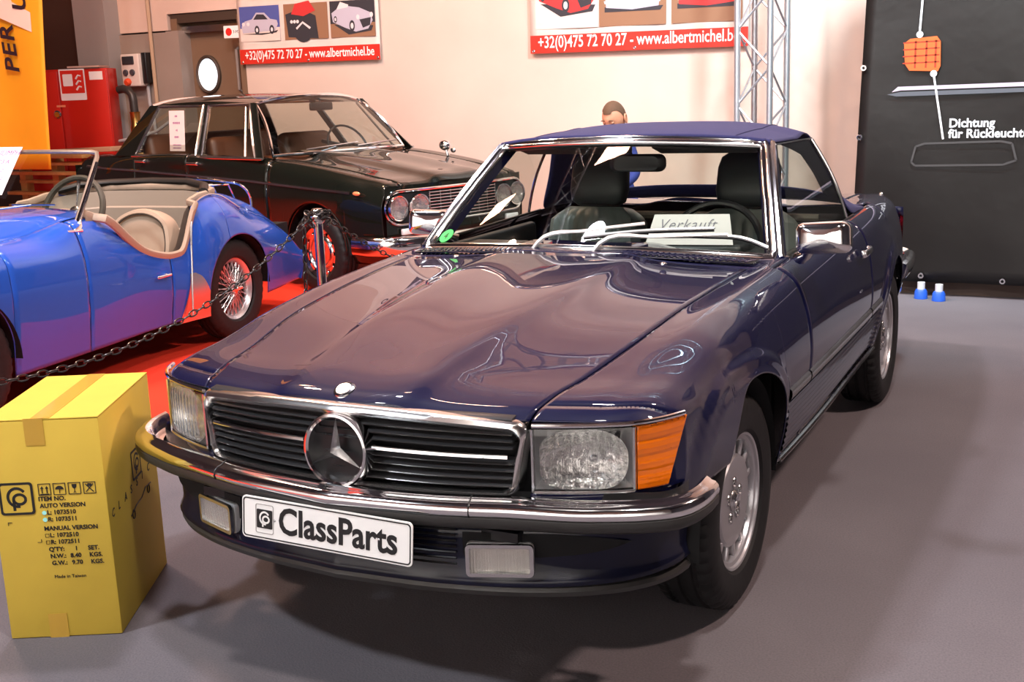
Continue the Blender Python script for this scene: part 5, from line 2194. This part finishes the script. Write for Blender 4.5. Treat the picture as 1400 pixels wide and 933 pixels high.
g.build('cockpit_back', TAN2, rd)
g = G()
g.grid([[(.60, Y, max(rcut(Y) - .01, .3)), (.58, Y, .5), (.56, Y, .34)] for Y in np.linspace(.86, 1.95, 20)])
g.both('cockpit_side', TAN2, rd)
g = G()
g.tube([(-.57, 2.0, .955), (-.48, 2.12, .985), (-.3, 2.21, .99), (0, 2.24, .995), (.3, 2.21, .99), (.48, 2.12, .975), (.57, 1.98, .95)], .030, 10, sq=.8)
g.build('folded_hood', mat('black_vinyl', (.012, .011, .010), rough=.5), rd)
for sx in (-.30, .30):
    g = G()
    g.rbox((sx, 1.46, .42), (.46, .44, .16), .05)
    st = g.build('seat', TAN, rd)
    g = G(Matrix.Translation((sx, 1.68, .48)) @ Matrix.Rotation(math.radians(-14), 4, 'X'))
    pts = [(-.22, 0), (.22, 0), (.23, .2), (.19, .32), (.10, .375), (-.10, .375), (-.19, .32), (-.23, .2)]
    P = spath(pts[1:] + pts[:1], 40)
    g.add([], [])
    rows = []
    for sc, d in ((.80, -.055), (.86, -.075), (.95, -.07), (1, -.04), (1, .03), (.9, .05)):
        rows.append([(x*sc, d, .17 + (z - .17)*sc) for x, z in P])
    g.grid(rows, closev=True, caps=True)
    g.build('backrest', TAN, st)
    g = G(Matrix.Translation((sx, 1.68, .48)) @ Matrix.Rotation(math.radians(-14), 4, 'X'))
    g.tube([(x*.83, -.068, .17 + (z - .17)*.83) for x, z in P[:-1]], .005, 6)
    g.build('piping', mat('dark_piping', (.05, .035, .025), rough=.6), st)
g = G()
g.rbox((0, .95, .80), (1.14, .06, .22), .02)
g.build('dashboard', mat('dash_black', (.02, .018, .016), rough=.4), rd)
g = G(Matrix.Translation((.30, 1.12, .92)) @ Matrix.Rotation(math.radians(66), 4, 'X'))
g.tube([(.20*math.cos(a), .20*math.sin(a), 0) for a in np.linspace(0, 2*PI, 40, endpoint=False)], .017, 8, closed=True)
sw = g.build('steering_wheel', mat('wheel_wrap', (.07, .06, .045), rough=.7, bump=(150, .5, .002)), rd)
g = G(Matrix.Translation((.30, 1.12, .92)) @ Matrix.Rotation(math.radians(66), 4, 'X'))
for k in range(3):
    a = PI/2 + 2*PI*k/3
    for e in (-.05, 0, .05):
        g.tube([(.03*math.cos(a), .03*math.sin(a), -.02), (.195*math.cos(a + e), .195*math.sin(a + e), 0)], .003, 5)
g.ball((0, 0, -.015), (.04, .04, .015), 14, 8)
stuff(g.build('wheel_spokes', STEEL, sw))
# windscreen frame
def rws(u, v):
    b = np.array((.575*u, .70 + .10*u*u, .925 - .055*abs(u)**3))
    t = np.array((.560*u, .99 + .08*u*u, 1.262 - .012*u*u))
    return tuple(b + (t - b)*v)


g = G()
g.grid([[rws(u, v) for v in (0, .5, 1)] for u in np.linspace(-1, 1, 17)])
rs_ = g.build('windscreen', PANE, rd)
g = G()
g.tube([rws(u, 1) for u in np.linspace(-.93, .93, 14)], .012, 8)
g.tube([rws(u, 0) for u in np.linspace(-1, 1, 17)], .013, 8)
for s in (-1, 1):
    g.tube([rws(s*.93, 1), rws(s*.985, .985), rws(s, .93), rws(s, .5), rws(s, .02)], .013, 8)
g.build('screen_frame', mat('bronze_chrome', (.50, .38, .30), rough=.32, metal=.8), rs_)
for s in (1, -1):
    g = G()
    P = [tuple(Vector(rws(s, v)) + Vector((s*.014, -.004, 0))) for v in (.86, .5, .1)] + [(s*.60, .80, .875), (s*.61, .76, .855)]
    g.tube(P, [.011, .013, .016, .022, .028], 10, sq=.7)
    g.tube([(s*.605, .70, .862), (s*.615, .79, .858)], [.016, .026], 10, sq=.5)
    g.build('screen_stanchion', CHROME, rd)
for x0 in (-.26, .18):
    g = G()
    g.ball((x0, .63, .965), (.018, .02, .018), 12, 8)
    g.tube([(x0, .63, .98), (x0 + .20, .72, 1.00)], .006, 6)
    g.tube([(x0 + .06, .735, 1.0), (x0 + .34, .74, 1.0)], .005, 6)
    g.build('wiper', STEEL, rd)
for i in range(4):
    g = G()
    g.ball((.60 + .012*i - .003, 1.0 + .14*i, rcut(1.0 + .14*i) - .035 - .01*i), (.004, .006, .004), 8, 6)
    g.both('snap_stud', CHROME, rd)
for x, y in [(.66, 1.72), (.672, 1.70), (.676, 1.68), (.62, 1.80), (.56, 1.98)]:
    g = G()
    g.ball((x, y, hermite([1.68, 1.72, 1.8, 1.98], [.74, .80, .90, .93], y)[0]), (.005, .005, .005), 8, 6)
    g.build('snap_stud', CHROME, rd)
# shut line, handle, stone guard
g = G()
xh = rb_.xat(1.35, .53)
g.rbox((xh + .022, 1.35, .525), (.014, .13, .016), .005)
g.rbox((xh + .008, 1.375, .525), (.026, .022, .022), .006)
g.build('door_handle', CHROME, rdoor[0])
for sg in (1, -1):
    g = G()
    rows = []
    for v in np.linspace(0, 1, 12):
        z = .50 - .29*v
        ya = 1.615 - .11*v**1.5 - .02*(1 - v)
        yb = RY2 - math.sqrt(max(.01, (RRR + .004)**2 - (max(z, .26) - RZ)**2))
        yb = 1.64 + (yb - 1.64)*min(1, v*2.2)**.7
        rows.append([(rb_.xat(ya + (yb - ya)*u, z) + .004, ya + (yb - ya)*u, z) for u in np.linspace(0, 1, 8)])
    g.grid(rows)
    (g if sg > 0 else g.mirrored()).build('stone_guard', STEEL, rd)
# bead along rear fender
g = G()
P = [(.690, 1.575, .24), (.692, 1.59, .40), (.69, 1.61, .55), (.685, 1.63, .68), (.665, 1.68, .80), (.635, 1.76, .885), (.61, 1.90, .925), (.57, 2.10, .915), (.53, 2.4, .80)]
g.tube([tuple(Vector(p) + Vector((.012, 0, .004))) for p in spath(P, 40)], .006, 6)
g.both('fender_bead', STEEL, rd)
# rack
g = G()
rk = [(-.30, 2.35, .99), (-.30, 2.92, .92), (.28, 2.95, .90), (.36, 2.93, .88), (.38, 2.86, .80), (.38, 2.80, .74)]
g.tube(spath([(-.34, 2.5, .90), (-.36, 2.55, .965), (-.34, 2.62, .965), (.26, 2.66, .955), (.36, 2.70, .93), (.38, 2.78, .85), (.38, 2.80, .74)], 30), .009, 8)
for k in range(5):
    x = -.25 + .13*k
    g.tube([(x, 2.36, .925), (x, 2.45, .945), (x, 2.70, .93), (x, 2.78, .80)], .006, 6)
g.tube([(-.34, 2.40, .93), (.34, 2.40, .925)], .006, 6)
g.build('luggage_rack', CHROME, rd)


def wire_wheel(cx, cy, cz, side):
    M_ = Matrix.Translation((cx, cy, cz)) @ frame((0, 0, 0), (0, side, 0), (0, 0, 1))
    w = G(M_)
    w.lathe([(.165, .0), (.170, .030), (.185, .046), (.196, .054), (.203, .050), (.200, .03), (.185, .0), (.185, -.05), (.20, -.06)], n=48)
    WH = mat('silver_rim', (.62, .62, .66), rough=.28, metal=.7)
    wh = w.build('wheel', WH, rd)
    t = G(M_)
    tyre_geo(t, cz, .198, .155, n=110)
    t.build('tyre', RUBBER, wh, angle=30)
    s = G(M_)
    for k in range(24):
        a = 2*PI*k/24
        for d, h0, h1, r0 in ((.42, .052, .030, .028), (-.42, .052, .030, .028), (.25, .0, .012, .045), (-.25, .0, .012, .045)):
            s.tube([(r0*math.cos(a), r0*math.sin(a), h0), (.172*math.cos(a + d), .172*math.sin(a + d), h1)], .0022, 4, caps=False)
    stuff(s.build('wire_spokes', WH, wh))
    c = G(M_)
    c.lathe([(0, .082), (.012, .082), (.016, .074), (.030, .066), (.034, .055), (.032, .0), (.048, -.01)], n=20)
    for e in (0, PI):
        c.rbox((.034*math.cos(e), .034*math.sin(e), .070), (.05, .022, .010), .004)
    c.build('knock_off_nut', CHROME, wh)
    d = G(M_)
    d.lathe([(.05, -.03), (.14, -.04), (.14, -.05)], n=24)
    d.build('brake_drum', mat('dark_iron', (.02, .02, .02), rough=.5, metal=.5), wh)


for side in (1, -1):
    for cy in (RY1, RY2):
        wire_wheel(side*.60, cy, .32, side)
# information card leaning on the windscreen: a thing of its own
RDM = Matrix.Translation((-3.68864, .458915, 0)) @ Matrix.Rotation(math.radians(6.397), 4, 'Z') @ Matrix.Scale(1.016, 4)
cm = RDM @ frame((-.045, .905, 1.16), (1, -.02, 0), (0, .19, .24)) @ Matrix.Translation((0, 0, .022))
g = G(cm)
g.prism([(-.175, -.155), (.175, -.155), (.175, .155), (-.175, .155)], 0, .002)
card = g.build('information_card', WHITE, None, smooth=False)
tag(card, 'white information card with printed lines leaning on the windscreen of the blue roadster', 'card')
for s_, zz, sz in (('TRIUMPH', .10, .048), ('TR3 A', .045, .040), ('1960', -.01, .034), ('K742,KL', -.06, .032)):
    text('card_lettering', s_, sz, cm @ Matrix.Translation((.075, zz, .0025)), mat('violet_ink', (.25, .08, .25), rough=.6), card, align='CENTER', shear=.2)
for zz, w_ in ((-.105, .07), (-.135, .16)):
    g = G(cm @ Matrix.Translation((.075, 0, 0)))
    for k in range(int(w_/.012)):
        g.box((-w_/2 + .012*k + .005, zz, .0028), (.008, .010, .0006))
    stuff(g.build('printed_line', mat('violet_ink', (.25, .08, .25)), card, smooth=False))
# ================================================================== carton, chain barrier, person, papers
CARD = mat('yellow_cardboard', (.56, .39, .045), rough=.7, noise=(6, .04), bump=(120, .08, .001))
TAPE = mat('brown_tape', (.50, .30, .045), rough=.22, coat=.3)
B = Vector((-.814, -.864, 0))
u_ = Vector((math.cos(math.radians(28.6)), math.sin(math.radians(28.6)), 0))
A = B - u_*.327
v_ = Vector((-u_.y, u_.x, 0))
bw, bd, bh = .327, .525, .670
bx = thing('cardboard_box', 'tall yellow cardboard carton with black printing beside the front bumper', 'box', (A.x, A.y, 0), math.atan2(u_.y, u_.x))
g = G()
g.rbox((bw/2, bd/2, bh/2), (bw, bd, bh - .002), .004, n=2)
g.build('carton_body', CARD, bx)
for s in (0, 1):
    g = G()
    w2 = bw/2 - .0015
    g.rbox((w2/2 + s*(bw - w2), bd/2, bh + .0015), (w2, bd, .004), .001, n=1)
    g.build('top_flap', CARD, bx)
g = G()
g.box((bw/2, bd/2, bh + .0042), (.055, bd, .0012))
g.box((bw/2 - .02, -.0012, bh - .035), (.055, .0012, .08))
g.build('packing_tape', TAPE, bx, smooth=False)
g = G()
g.box((bw/2 - .02, -.0012, .035), (.055, .0012, .08))
g.build('packing_tape', TAPE, bx, smooth=False)
FM = frame((0, -.0008, 0), (1, 0, 0), (0, 0, 1))
cp_logo(FM @ Matrix.Translation((.070, .437, 0)), .086, CARD, INK, bx, 'printed_badge')
g = G(FM)
g.prism(rrect(.098, .098, .010, cx=.070, cy=.437), .0002, .0014, hole=rrect(.084, .084, .006, cx=.070, cy=.437))
g.build('badge_border', INK, bx, smooth=False)
for k in range(4):
    cx = .152 + .043*k
    g = G(FM)
    g.prism(rrect(.036, .036, .001, cx=cx, cy=.4615), .0, .0010, hole=rrect(.032, .032, .001, cx=cx, cy=.4615))
    g.M = FM @ Matrix.Translation((0, -.024, 0))
    if k == 0:
        for d in (-.007, .007):
            g.prism([(cx + d - .0015, .474), (cx + d + .0015, .474), (cx + d + .0015, .488), (cx + d + .005, .488), (cx + d, .496), (cx + d - .005, .488), (cx + d - .0015, .488)], 0, .001)
        g.prism([(cx - .013, .470), (cx + .013, .470), (cx + .013, .4725), (cx - .013, .4725)], 0, .001)
    elif k == 1:
        g.prism([(cx + .012*math.cos(a), .484 + .011*math.sin(a)) for a in np.linspace(0, PI, 12)], 0, .001)
        g.prism([(cx - .001, .472), (cx + .001, .472), (cx + .001, .484), (cx - .001, .484)], 0, .001)
    elif k == 2:
        g.prism([(cx - .007, .498), (cx - .006, .489), (cx - .001, .484), (cx - .001, .475), (cx - .006, .473), (cx + .006, .473), (cx + .001, .475), (cx + .001, .484), (cx + .006, .489), (cx + .007, .498)], 0, .001)
    else:
        g.prism([(cx - .012, .474), (cx - .010, .472), (cx + .012, .496), (cx + .010, .498)], 0, .001)
        g.prism([(cx + .012, .474), (cx + .010, .472), (cx - .012, .496), (cx - .010, .498)], 0, .0011)
        g.prism([(cx - .008, .490), (cx + .008, .490), (cx + .006, .498), (cx - .004, .499)], 0, .0012)
    g.build('handling_symbol', INK, bx, smooth=False, weld=False)
for s, x, z, sz in (('ITEM NO.', .118, .448, .0165), ('AUTO VERSION', .120, .427, .0165), ('  L: 1073510', .128, .406, .0165), ('  R: 1073511', .128, .385, .0165),
                    ('MANUAL VERSION', .124, .357, .0165), ('  L: 1072510', .128, .336, .0165), ('  R: 1072511', .128, .315, .0165),
                    ("Q'TY:", .130, .2925, .0165), ('1', .205, .2925, .0165), ('SET.', .243, .2925, .0165), ('N.W.:', .132, .271, .0165), ('8.40', .190, .271, .0165), ('KGS.', .245, .271, .0165),
                    ('G.W.:', .134, .2495, .0165), ('9.70', .192, .2495, .0165), ('KGS.', .247, .2495, .0165), ('Made in Taiwan', .136, .208, .013)):
    text('carton_lettering', s, sz*1.12, FM @ Matrix.Translation((x + .013, z - .021, .0003)), INK, bx, off=.00045 if sz > .014 else 0, sx=1.0)
for k, z in enumerate((.4115, .3905, .3415, .3205)):
    g = G(FM @ Matrix.Translation((.013, -.021, 0)))
    if k < 2:
        g.prism([(.1305 + .0065*math.cos(a), z + .0065*math.sin(a)) for a in np.linspace(0, 2*PI, 14, endpoint=False)], 0, .001)
        g.build('tick_sticker', mat('cyan_dot', (.35, .80, .75), rough=.5), bx, smooth=False)
    else:
        g.prism(rrect(.011, .011, .0005, cx=.1305, cy=z), 0, .001, hole=rrect(.0092, .0092, .0005, cx=.1305, cy=z))
        g.build('tick_box', INK, bx, smooth=False)
for (x, z, a, b) in ((.022, .388, 1, -1), (.112, .322, -1, 1)):
    g = G(FM @ Matrix.Translation((.014, -.022, 0)))
    g.prism([(x, z), (x + a*.012, z), (x + a*.012, z + b*.0015), (x + a*.0015, z + b*.0015), (x + a*.0015, z + b*.010), (x, z + b*.010)], 0, .001)
    g.build('corner_mark', INK, bx, smooth=False)
SMx = frame((bw + .0008, 0, 0), (0, 1, 0), (0, 0, 1))
for k, ch in enumerate('CLASSIC'):
    text('carton_lettering', ch, .036, SMx @ Matrix.Translation((.025 + .064*k, .355 + .002*k, 0)), INK, bx, shear=.2)
cp_logo(SMx @ Matrix.Translation((.30, .435, 0)), .080, CARD, INK, bx, 'printed_badge')
g = G(SMx)
g.prism(rrect(.094, .094, .008, cx=.30, cy=.435), .0002, .0014, hole=rrect(.081, .081, .005, cx=.30, cy=.435))
g.build('badge_border', INK, bx, smooth=False)
g = G(SMx)
pl_ = [(.20, .295), (.26, .310), (.32, .312), (.37, .330), (.43, .325)]
g.tube([(a, b, .0005) for a, b in pl_], .0022, 4)
for a, b in ((.225, .292), (.40, .314)):
    g.tube([(a + .012*math.cos(t), b + .014*math.sin(t), .0005) for t in np.linspace(0, 2*PI, 14, endpoint=False)], .0018, 4, closed=True)
g.build('printed_car_outline', INK, bx, smooth=False)

# ---------------- chain barrier
BLKCH = mat('dark_chain', (.03, .026, .025), rough=.28, metal=.35)
POSTM = mat('post_chrome', (.80, .80, .80), rough=.12, metal=1.0)


def post(x, y, lab, bundle=True):
    p = thing('barrier_post', lab, 'post', (x, y, 0), 0, 'chain barrier posts')
    g = G()
    g.lathe([(0, .03), (.02, .034), (.12, .03), (.155, .015), (.16, 0)], n=32)
    g.build('base', POSTM, p)
    g = G()
    g.tube([(0, 0, .03), (0, 0, .945)], .0235, 16)
    g.build('pole', POSTM, p)
    g = G()
    g.lathe([(.0, 1.0), (.022, .998), (.036, .985), (.042, .965), (.040, .945), (.03, .93), (.024, .925)], n=24)
    g.build('cap', POSTM, p)
    if bundle:
        g = G()
        random.seed(3)
        for k in range(26):
            a = random.uniform(0, 2*PI)
            z = random.uniform(.925, .985)
            r = random.uniform(.045, .058)
            mm = Matrix.Translation((r*math.cos(a), r*math.sin(a), z)) @ Euler((random.uniform(-1, 1), random.uniform(-1, 1), a + PI/2)).to_matrix().to_4x4()
            pts = [tuple(mm @ Vector((.024*math.cos(t), .011*math.sin(t), 0))) for t in np.linspace(0, 2*PI, 10, endpoint=False)]
            g.tube(pts, .0042, 5, closed=True)
        stuff(g.build('wound_chain', BLKCH, p, label='chain wound round the head of the post'))
    return p


post(-1.72, 1.49, 'chrome barrier post with a bundle of dark chain round its head, before the saloon wheel')
post(-1.52, 4.30, 'plain chrome barrier post hidden behind the convertible', False)
post(-1.92, -1.62, 'plain chrome barrier post left outside the view', False)
_g = G()
_lp = []
for t in np.linspace(0, 2*PI, 12, endpoint=False):
    _lp.append((.027*math.cos(t)*(1 if abs(math.cos(t)) > .3 else 1), .0115*math.sin(t), 0))
_g.tube(_lp, .0036, 5, closed=True)
_link = _g.build('link', BLKCH)
LINKME = _link.data
bpy.data.objects.remove(_link)


def chain(pts, lab):
    root = thing('barrier_chain', lab, 'chain', tuple(pts[0]), 0, 'barrier chains')
    P = np.array(pts)
    L = np.concatenate([[0], np.cumsum(np.linalg.norm(np.diff(P, axis=0), axis=1))])
    n = max(2, int(L[-1]/.044))
    for k in range(n):
        s = (k + .5)*L[-1]/n
        p = Vector([np.interp(s, L, P[:, i]) for i in range(3)])
        q = Vector([np.interp(min(s + .01, L[-1]), L, P[:, i]) for i in range(3)])
        o_ = Vector([np.interp(max(s - .01, 0), L, P[:, i]) for i in range(3)])
        d = (q - o_).normalized()
        o = bpy.data.objects.new('link', LINKME)
        COL.objects.link(o)
        o.parent = root
        o.matrix_local = Matrix.Translation(p - Vector(pts[0])) @ d.to_track_quat('X', 'Z').to_matrix().to_4x4() @ Matrix.Rotation((k % 2)*PI/2 + .4, 4, 'X')
    return root


def catenary(a, b, sag, n=40):
    a, b = np.array(a), np.array(b)
    return [a + (b - a)*t - np.array((0, 0, sag*4*t*(1 - t))) for t in np.linspace(0, 1, n)]


chain(catenary((-1.728, 1.42, .95), (-1.914, -1.58, .95), .40), 'dark chain hanging in front of the blue roadster')
chain(catenary((-1.717, 1.56, .95), (-1.525, 4.24, .95), .44), 'dark chain sagging in front of the black saloon')
chain([np.array((-1.795 - .004*k, 1.48, .945 - .07*k)) for k in range(13)], 'loose end of dark chain hanging straight down beside the chrome post')

# ---------------- person behind the car
SKIN = mat('skin', (.58, .27, .16), rough=.5)
HAIR = mat('brown_hair', (.10, .05, .025), rough=.8, bump=(200, .6, .003))
SHIRT = mat('blue_shirt', (.035, .05, .26), rough=.8)
TROU = mat('dark_trousers', (.03, .03, .035), rough=.85)
HX, HY = -1.50, 4.72
pr = thing('person', 'man with short cropped hair in a blue shirt looking down behind the soft top', 'person', (HX, HY, 0), 0)


def skinned(name, verts, edges, radii, m, root=0, sub=2):
    me = bpy.data.meshes.new(name)
    me.from_pydata(verts, edges, [])
    o = bpy.data.objects.new(name, me)
    COL.objects.link(o)
    md = o.modifiers.new('skin', 'SKIN')
    for i, r in enumerate(radii):
        me.skin_vertices[0].data[i].radius = r if isinstance(r, tuple) else (r, r)
    me.skin_vertices[0].data[root].use_root = True
    s = o.modifiers.new('sub', 'SUBSURF')
    s.levels = sub
    s.render_levels = sub
    dg = bpy.context.evaluated_depsgraph_get()
    me2 = bpy.data.meshes.new_from_object(o.evaluated_get(dg))
    bpy.data.objects.remove(o)
    me2.name = name
    me2.materials.clear()
    me2.materials.append(m)
    me2.polygons.foreach_set('use_smooth', [True]*len(me2.polygons))
    o2 = bpy.data.objects.new(name, me2)
    COL.objects.link(o2)
    o2.parent = pr
    return o2


# he leans forward with bent knees over something low, facing the camera side
V = [(0, .22, .80), (0, .14, .93), (0.02, .03, 1.05), (0.06, -.04, 1.14), (.12, -.10, 1.20),
     (.17, .02, 1.10), (.25, -.06, .90), (.16, -.24, .80),
     (-.17, .02, 1.10), (-.25, -.06, .90), (-.16, -.24, .80),
     (.10, .20, .74), (.13, .02, .44), (.13, .16, .09), (.13, .03, .04),
     (-.10, .20, .74), (-.13, .02, .44), (-.13, .16, .09), (-.13, .03, .04)]
E_ = [(0, 1), (1, 2), (2, 3), (3, 4), (3, 5), (5, 6), (6, 7), (3, 8), (8, 9), (9, 10), (0, 11), (11, 12), (12, 13), (13, 14), (0, 15), (15, 16), (16, 17), (17, 18)]
rad = [(.14, .11), (.13, .10), (.15, .11), (.12, .09), .055, .065, .045, .030, .065, .045, .030, .09, .06, .042, .035, .09, .06, .042, .035]
skinned('body', V, E_, rad, SHIRT)
leg = [(.10, .20, .77), (.13, .02, .44), (.13, .16, .12)]
for s in (1, -1):
    skinned('trouser_leg', [(s*x, y, z) for x, y, z in leg], [(0, 1), (1, 2)], [.105, .075, .062], TROU)
    g = G()
    g.rbox((s*.13, .09, .045), (.10, .28, .085), .035)
    g.build('shoe', INK, pr)
    # hands with five fingers, lightly curled
    hv = [(s*.165, -.22, .81), (s*.15, -.27, .785), (s*.14, -.31, .77)]
    he = [(0, 1), (1, 2)]
    hr = [(.028, .020), (.040, .018), (.036, .014)]
    for k in range(4):
        a = -.030 + .020*k
        l = (.062, .075, .070, .055)[k]
        i = len(hv)
        hv += [(s*(.14 + a), -.325, .765), (s*(.14 + a), -.325 - l*.5, .750), (s*(.14 + a*.9), -.325 - l*.8, .725)]
        he += [(2, i), (i, i + 1), (i + 1, i + 2)]
        hr += [.0095, .0085, .0075]
    i = len(hv)
    hv += [(s*.11, -.27, .775), (s*.085, -.30, .765), (s*.078, -.33, .750)]
    he += [(1, i), (i, i + 1), (i + 1, i + 2)]
    hr += [.013, .011, .009]
    skinned('hand', hv, he, hr, SKIN)
# head, bowed and turned to the left of the view
HM = Matrix.Translation((.135, -.165, 1.305)) @ Matrix.Rotation(math.radians(-10), 4, 'Z') @ Matrix.Rotation(math.radians(24), 4, 'X')
g = G(HM)
rows = []
NN, MM_ = 40, 28
for i in range(NN):
    a = 2*PI*i/NN
    row = []
    for j in range(MM_ + 1):
        t = PI*j/MM_
        x, y, z = math.sin(t)*math.cos(a), math.sin(t)*math.sin(a), math.cos(t)
        w = 1 if z > -.1 else 1 - .35*(-z - .1)**1.2
        px, py, pz = .078*x*w, .098*y*(1 if y > 0 else 1 - .06*max(0, -z)), .120*z
        f = max(0, -y)
        if f > .55:
            # eye sockets, nose, brow, mouth and chin
            for ex in (-.40, .40):
                d2 = (x - ex)**2/.03 + (z - .02)**2/.012
                py += .012*math.exp(-d2)
            py -= .024*math.exp(-(x**2/.010 + (z + .22)**2/.035))
            py -= .007*math.exp(-(x**2/.22 + (z - .20)**2/.010))
            py -= .006*math.exp(-(x**2/.05 + (z + .50)**2/.006))
            py += .005*math.exp(-(x**2/.06 + (z + .56)**2/.001))
            py -= .010*math.exp(-(x**2/.05 + (z + .85)**2/.02))
        row.append((px, py, pz))
    rows.append(row)
g.grid(rows, closeu=True)
g.tube([(0, .02, -.09), (0, .03, -.16)], [.055, .060], 16)
hd = g.build('head', SKIN, pr, angle=80)
for s in (1, -1):
    g = G(HM)
    g.ball((s*.031, -.080, .000), (.0125, .0125, .008), 14, 10)
    ey = g.build('eye', mat('eye_brown', (.10, .06, .04), rough=.2), hd)
    g = G(HM)
    g.ball((s*.031, -.080, .005), (.0138, .0138, .0085), 14, 10)
    g.build('eyelid', SKIN, hd)
    g = G(HM)
    g.tube([(s*(.031 + .017*math.cos(t)), -.094 - .002*math.sin(t), .022 + .004*math.sin(t)) for t in np.linspace(0, PI, 8)], .0035, 6)
    g.build('eyebrow', HAIR, hd)
    g = G(HM)
    g.tube([(s*(.080 + .010*math.sin(t*.5)), .012 + .018*math.cos(t), -.008 + .030*math.sin(t)) for t in np.linspace(0, 2*PI, 16, endpoint=False)], .0065, 6, closed=True)
    g.ball((s*.080, .012, -.008), (.006, .014, .024), 10, 8)
    g.build('ear', SKIN, hd)
g = G(HM)
g.tube([(x, -.0935 + 6*x*x, -.064) for x in np.linspace(-.024, .024, 9)], .0028, 6)
g.build('lips', mat('lips', (.45, .16, .12), rough=.5), hd)
g = G(HM)
rows = []
for i in range(NN):
    a = 2*PI*i/NN
    tmax = .98 if math.sin(a) < -.5 else (1.35 if math.sin(a) < .2 else 1.9)
    tmax = 1.0 + .9*sstep(-.6, .6, math.sin(a)) + (-.12 if abs(math.cos(a)) > .5 and math.sin(a) < 0 else 0)
    rows.append([(.0815*math.sin(tmax*j/10)*math.cos(a), .1015*math.sin(tmax*j/10)*math.sin(a), .1235*math.cos(tmax*j/10)) for j in range(11)])
g.grid(rows, closeu=True)
g.build('hair', HAIR, hd, label='short cropped brown hair')

# ---------------- handwritten sign behind the windscreen
VM = frame((.352, .945, 1.005), (1, .02, 0.02), (.22, .30, .80)) @ Matrix.Scale(1.10, 4)
g = G(VM)
g.add([(-.15, -.05, 0), (.155, -.05, 0), (.135, .055, 0), (-.125, .055, 0)], [(0, 1, 2, 3)])
vk = g.build('paper_sign', WHITE, None, smooth=False)
tag(vk, 'white handwritten paper sign lying on the dashboard behind the windscreen', 'sign')
md = vk.modifiers.new('thickness', 'SOLIDIFY')
md.thickness = .0012
text('sign_lettering', 'Verkauft', .050, VM @ Matrix.Translation((-.11, .004, .002)), mat('pencil', (.25, .25, .30), rough=.7), vk, shear=.35, off=-.0006, sx=1.05, space=1.1)
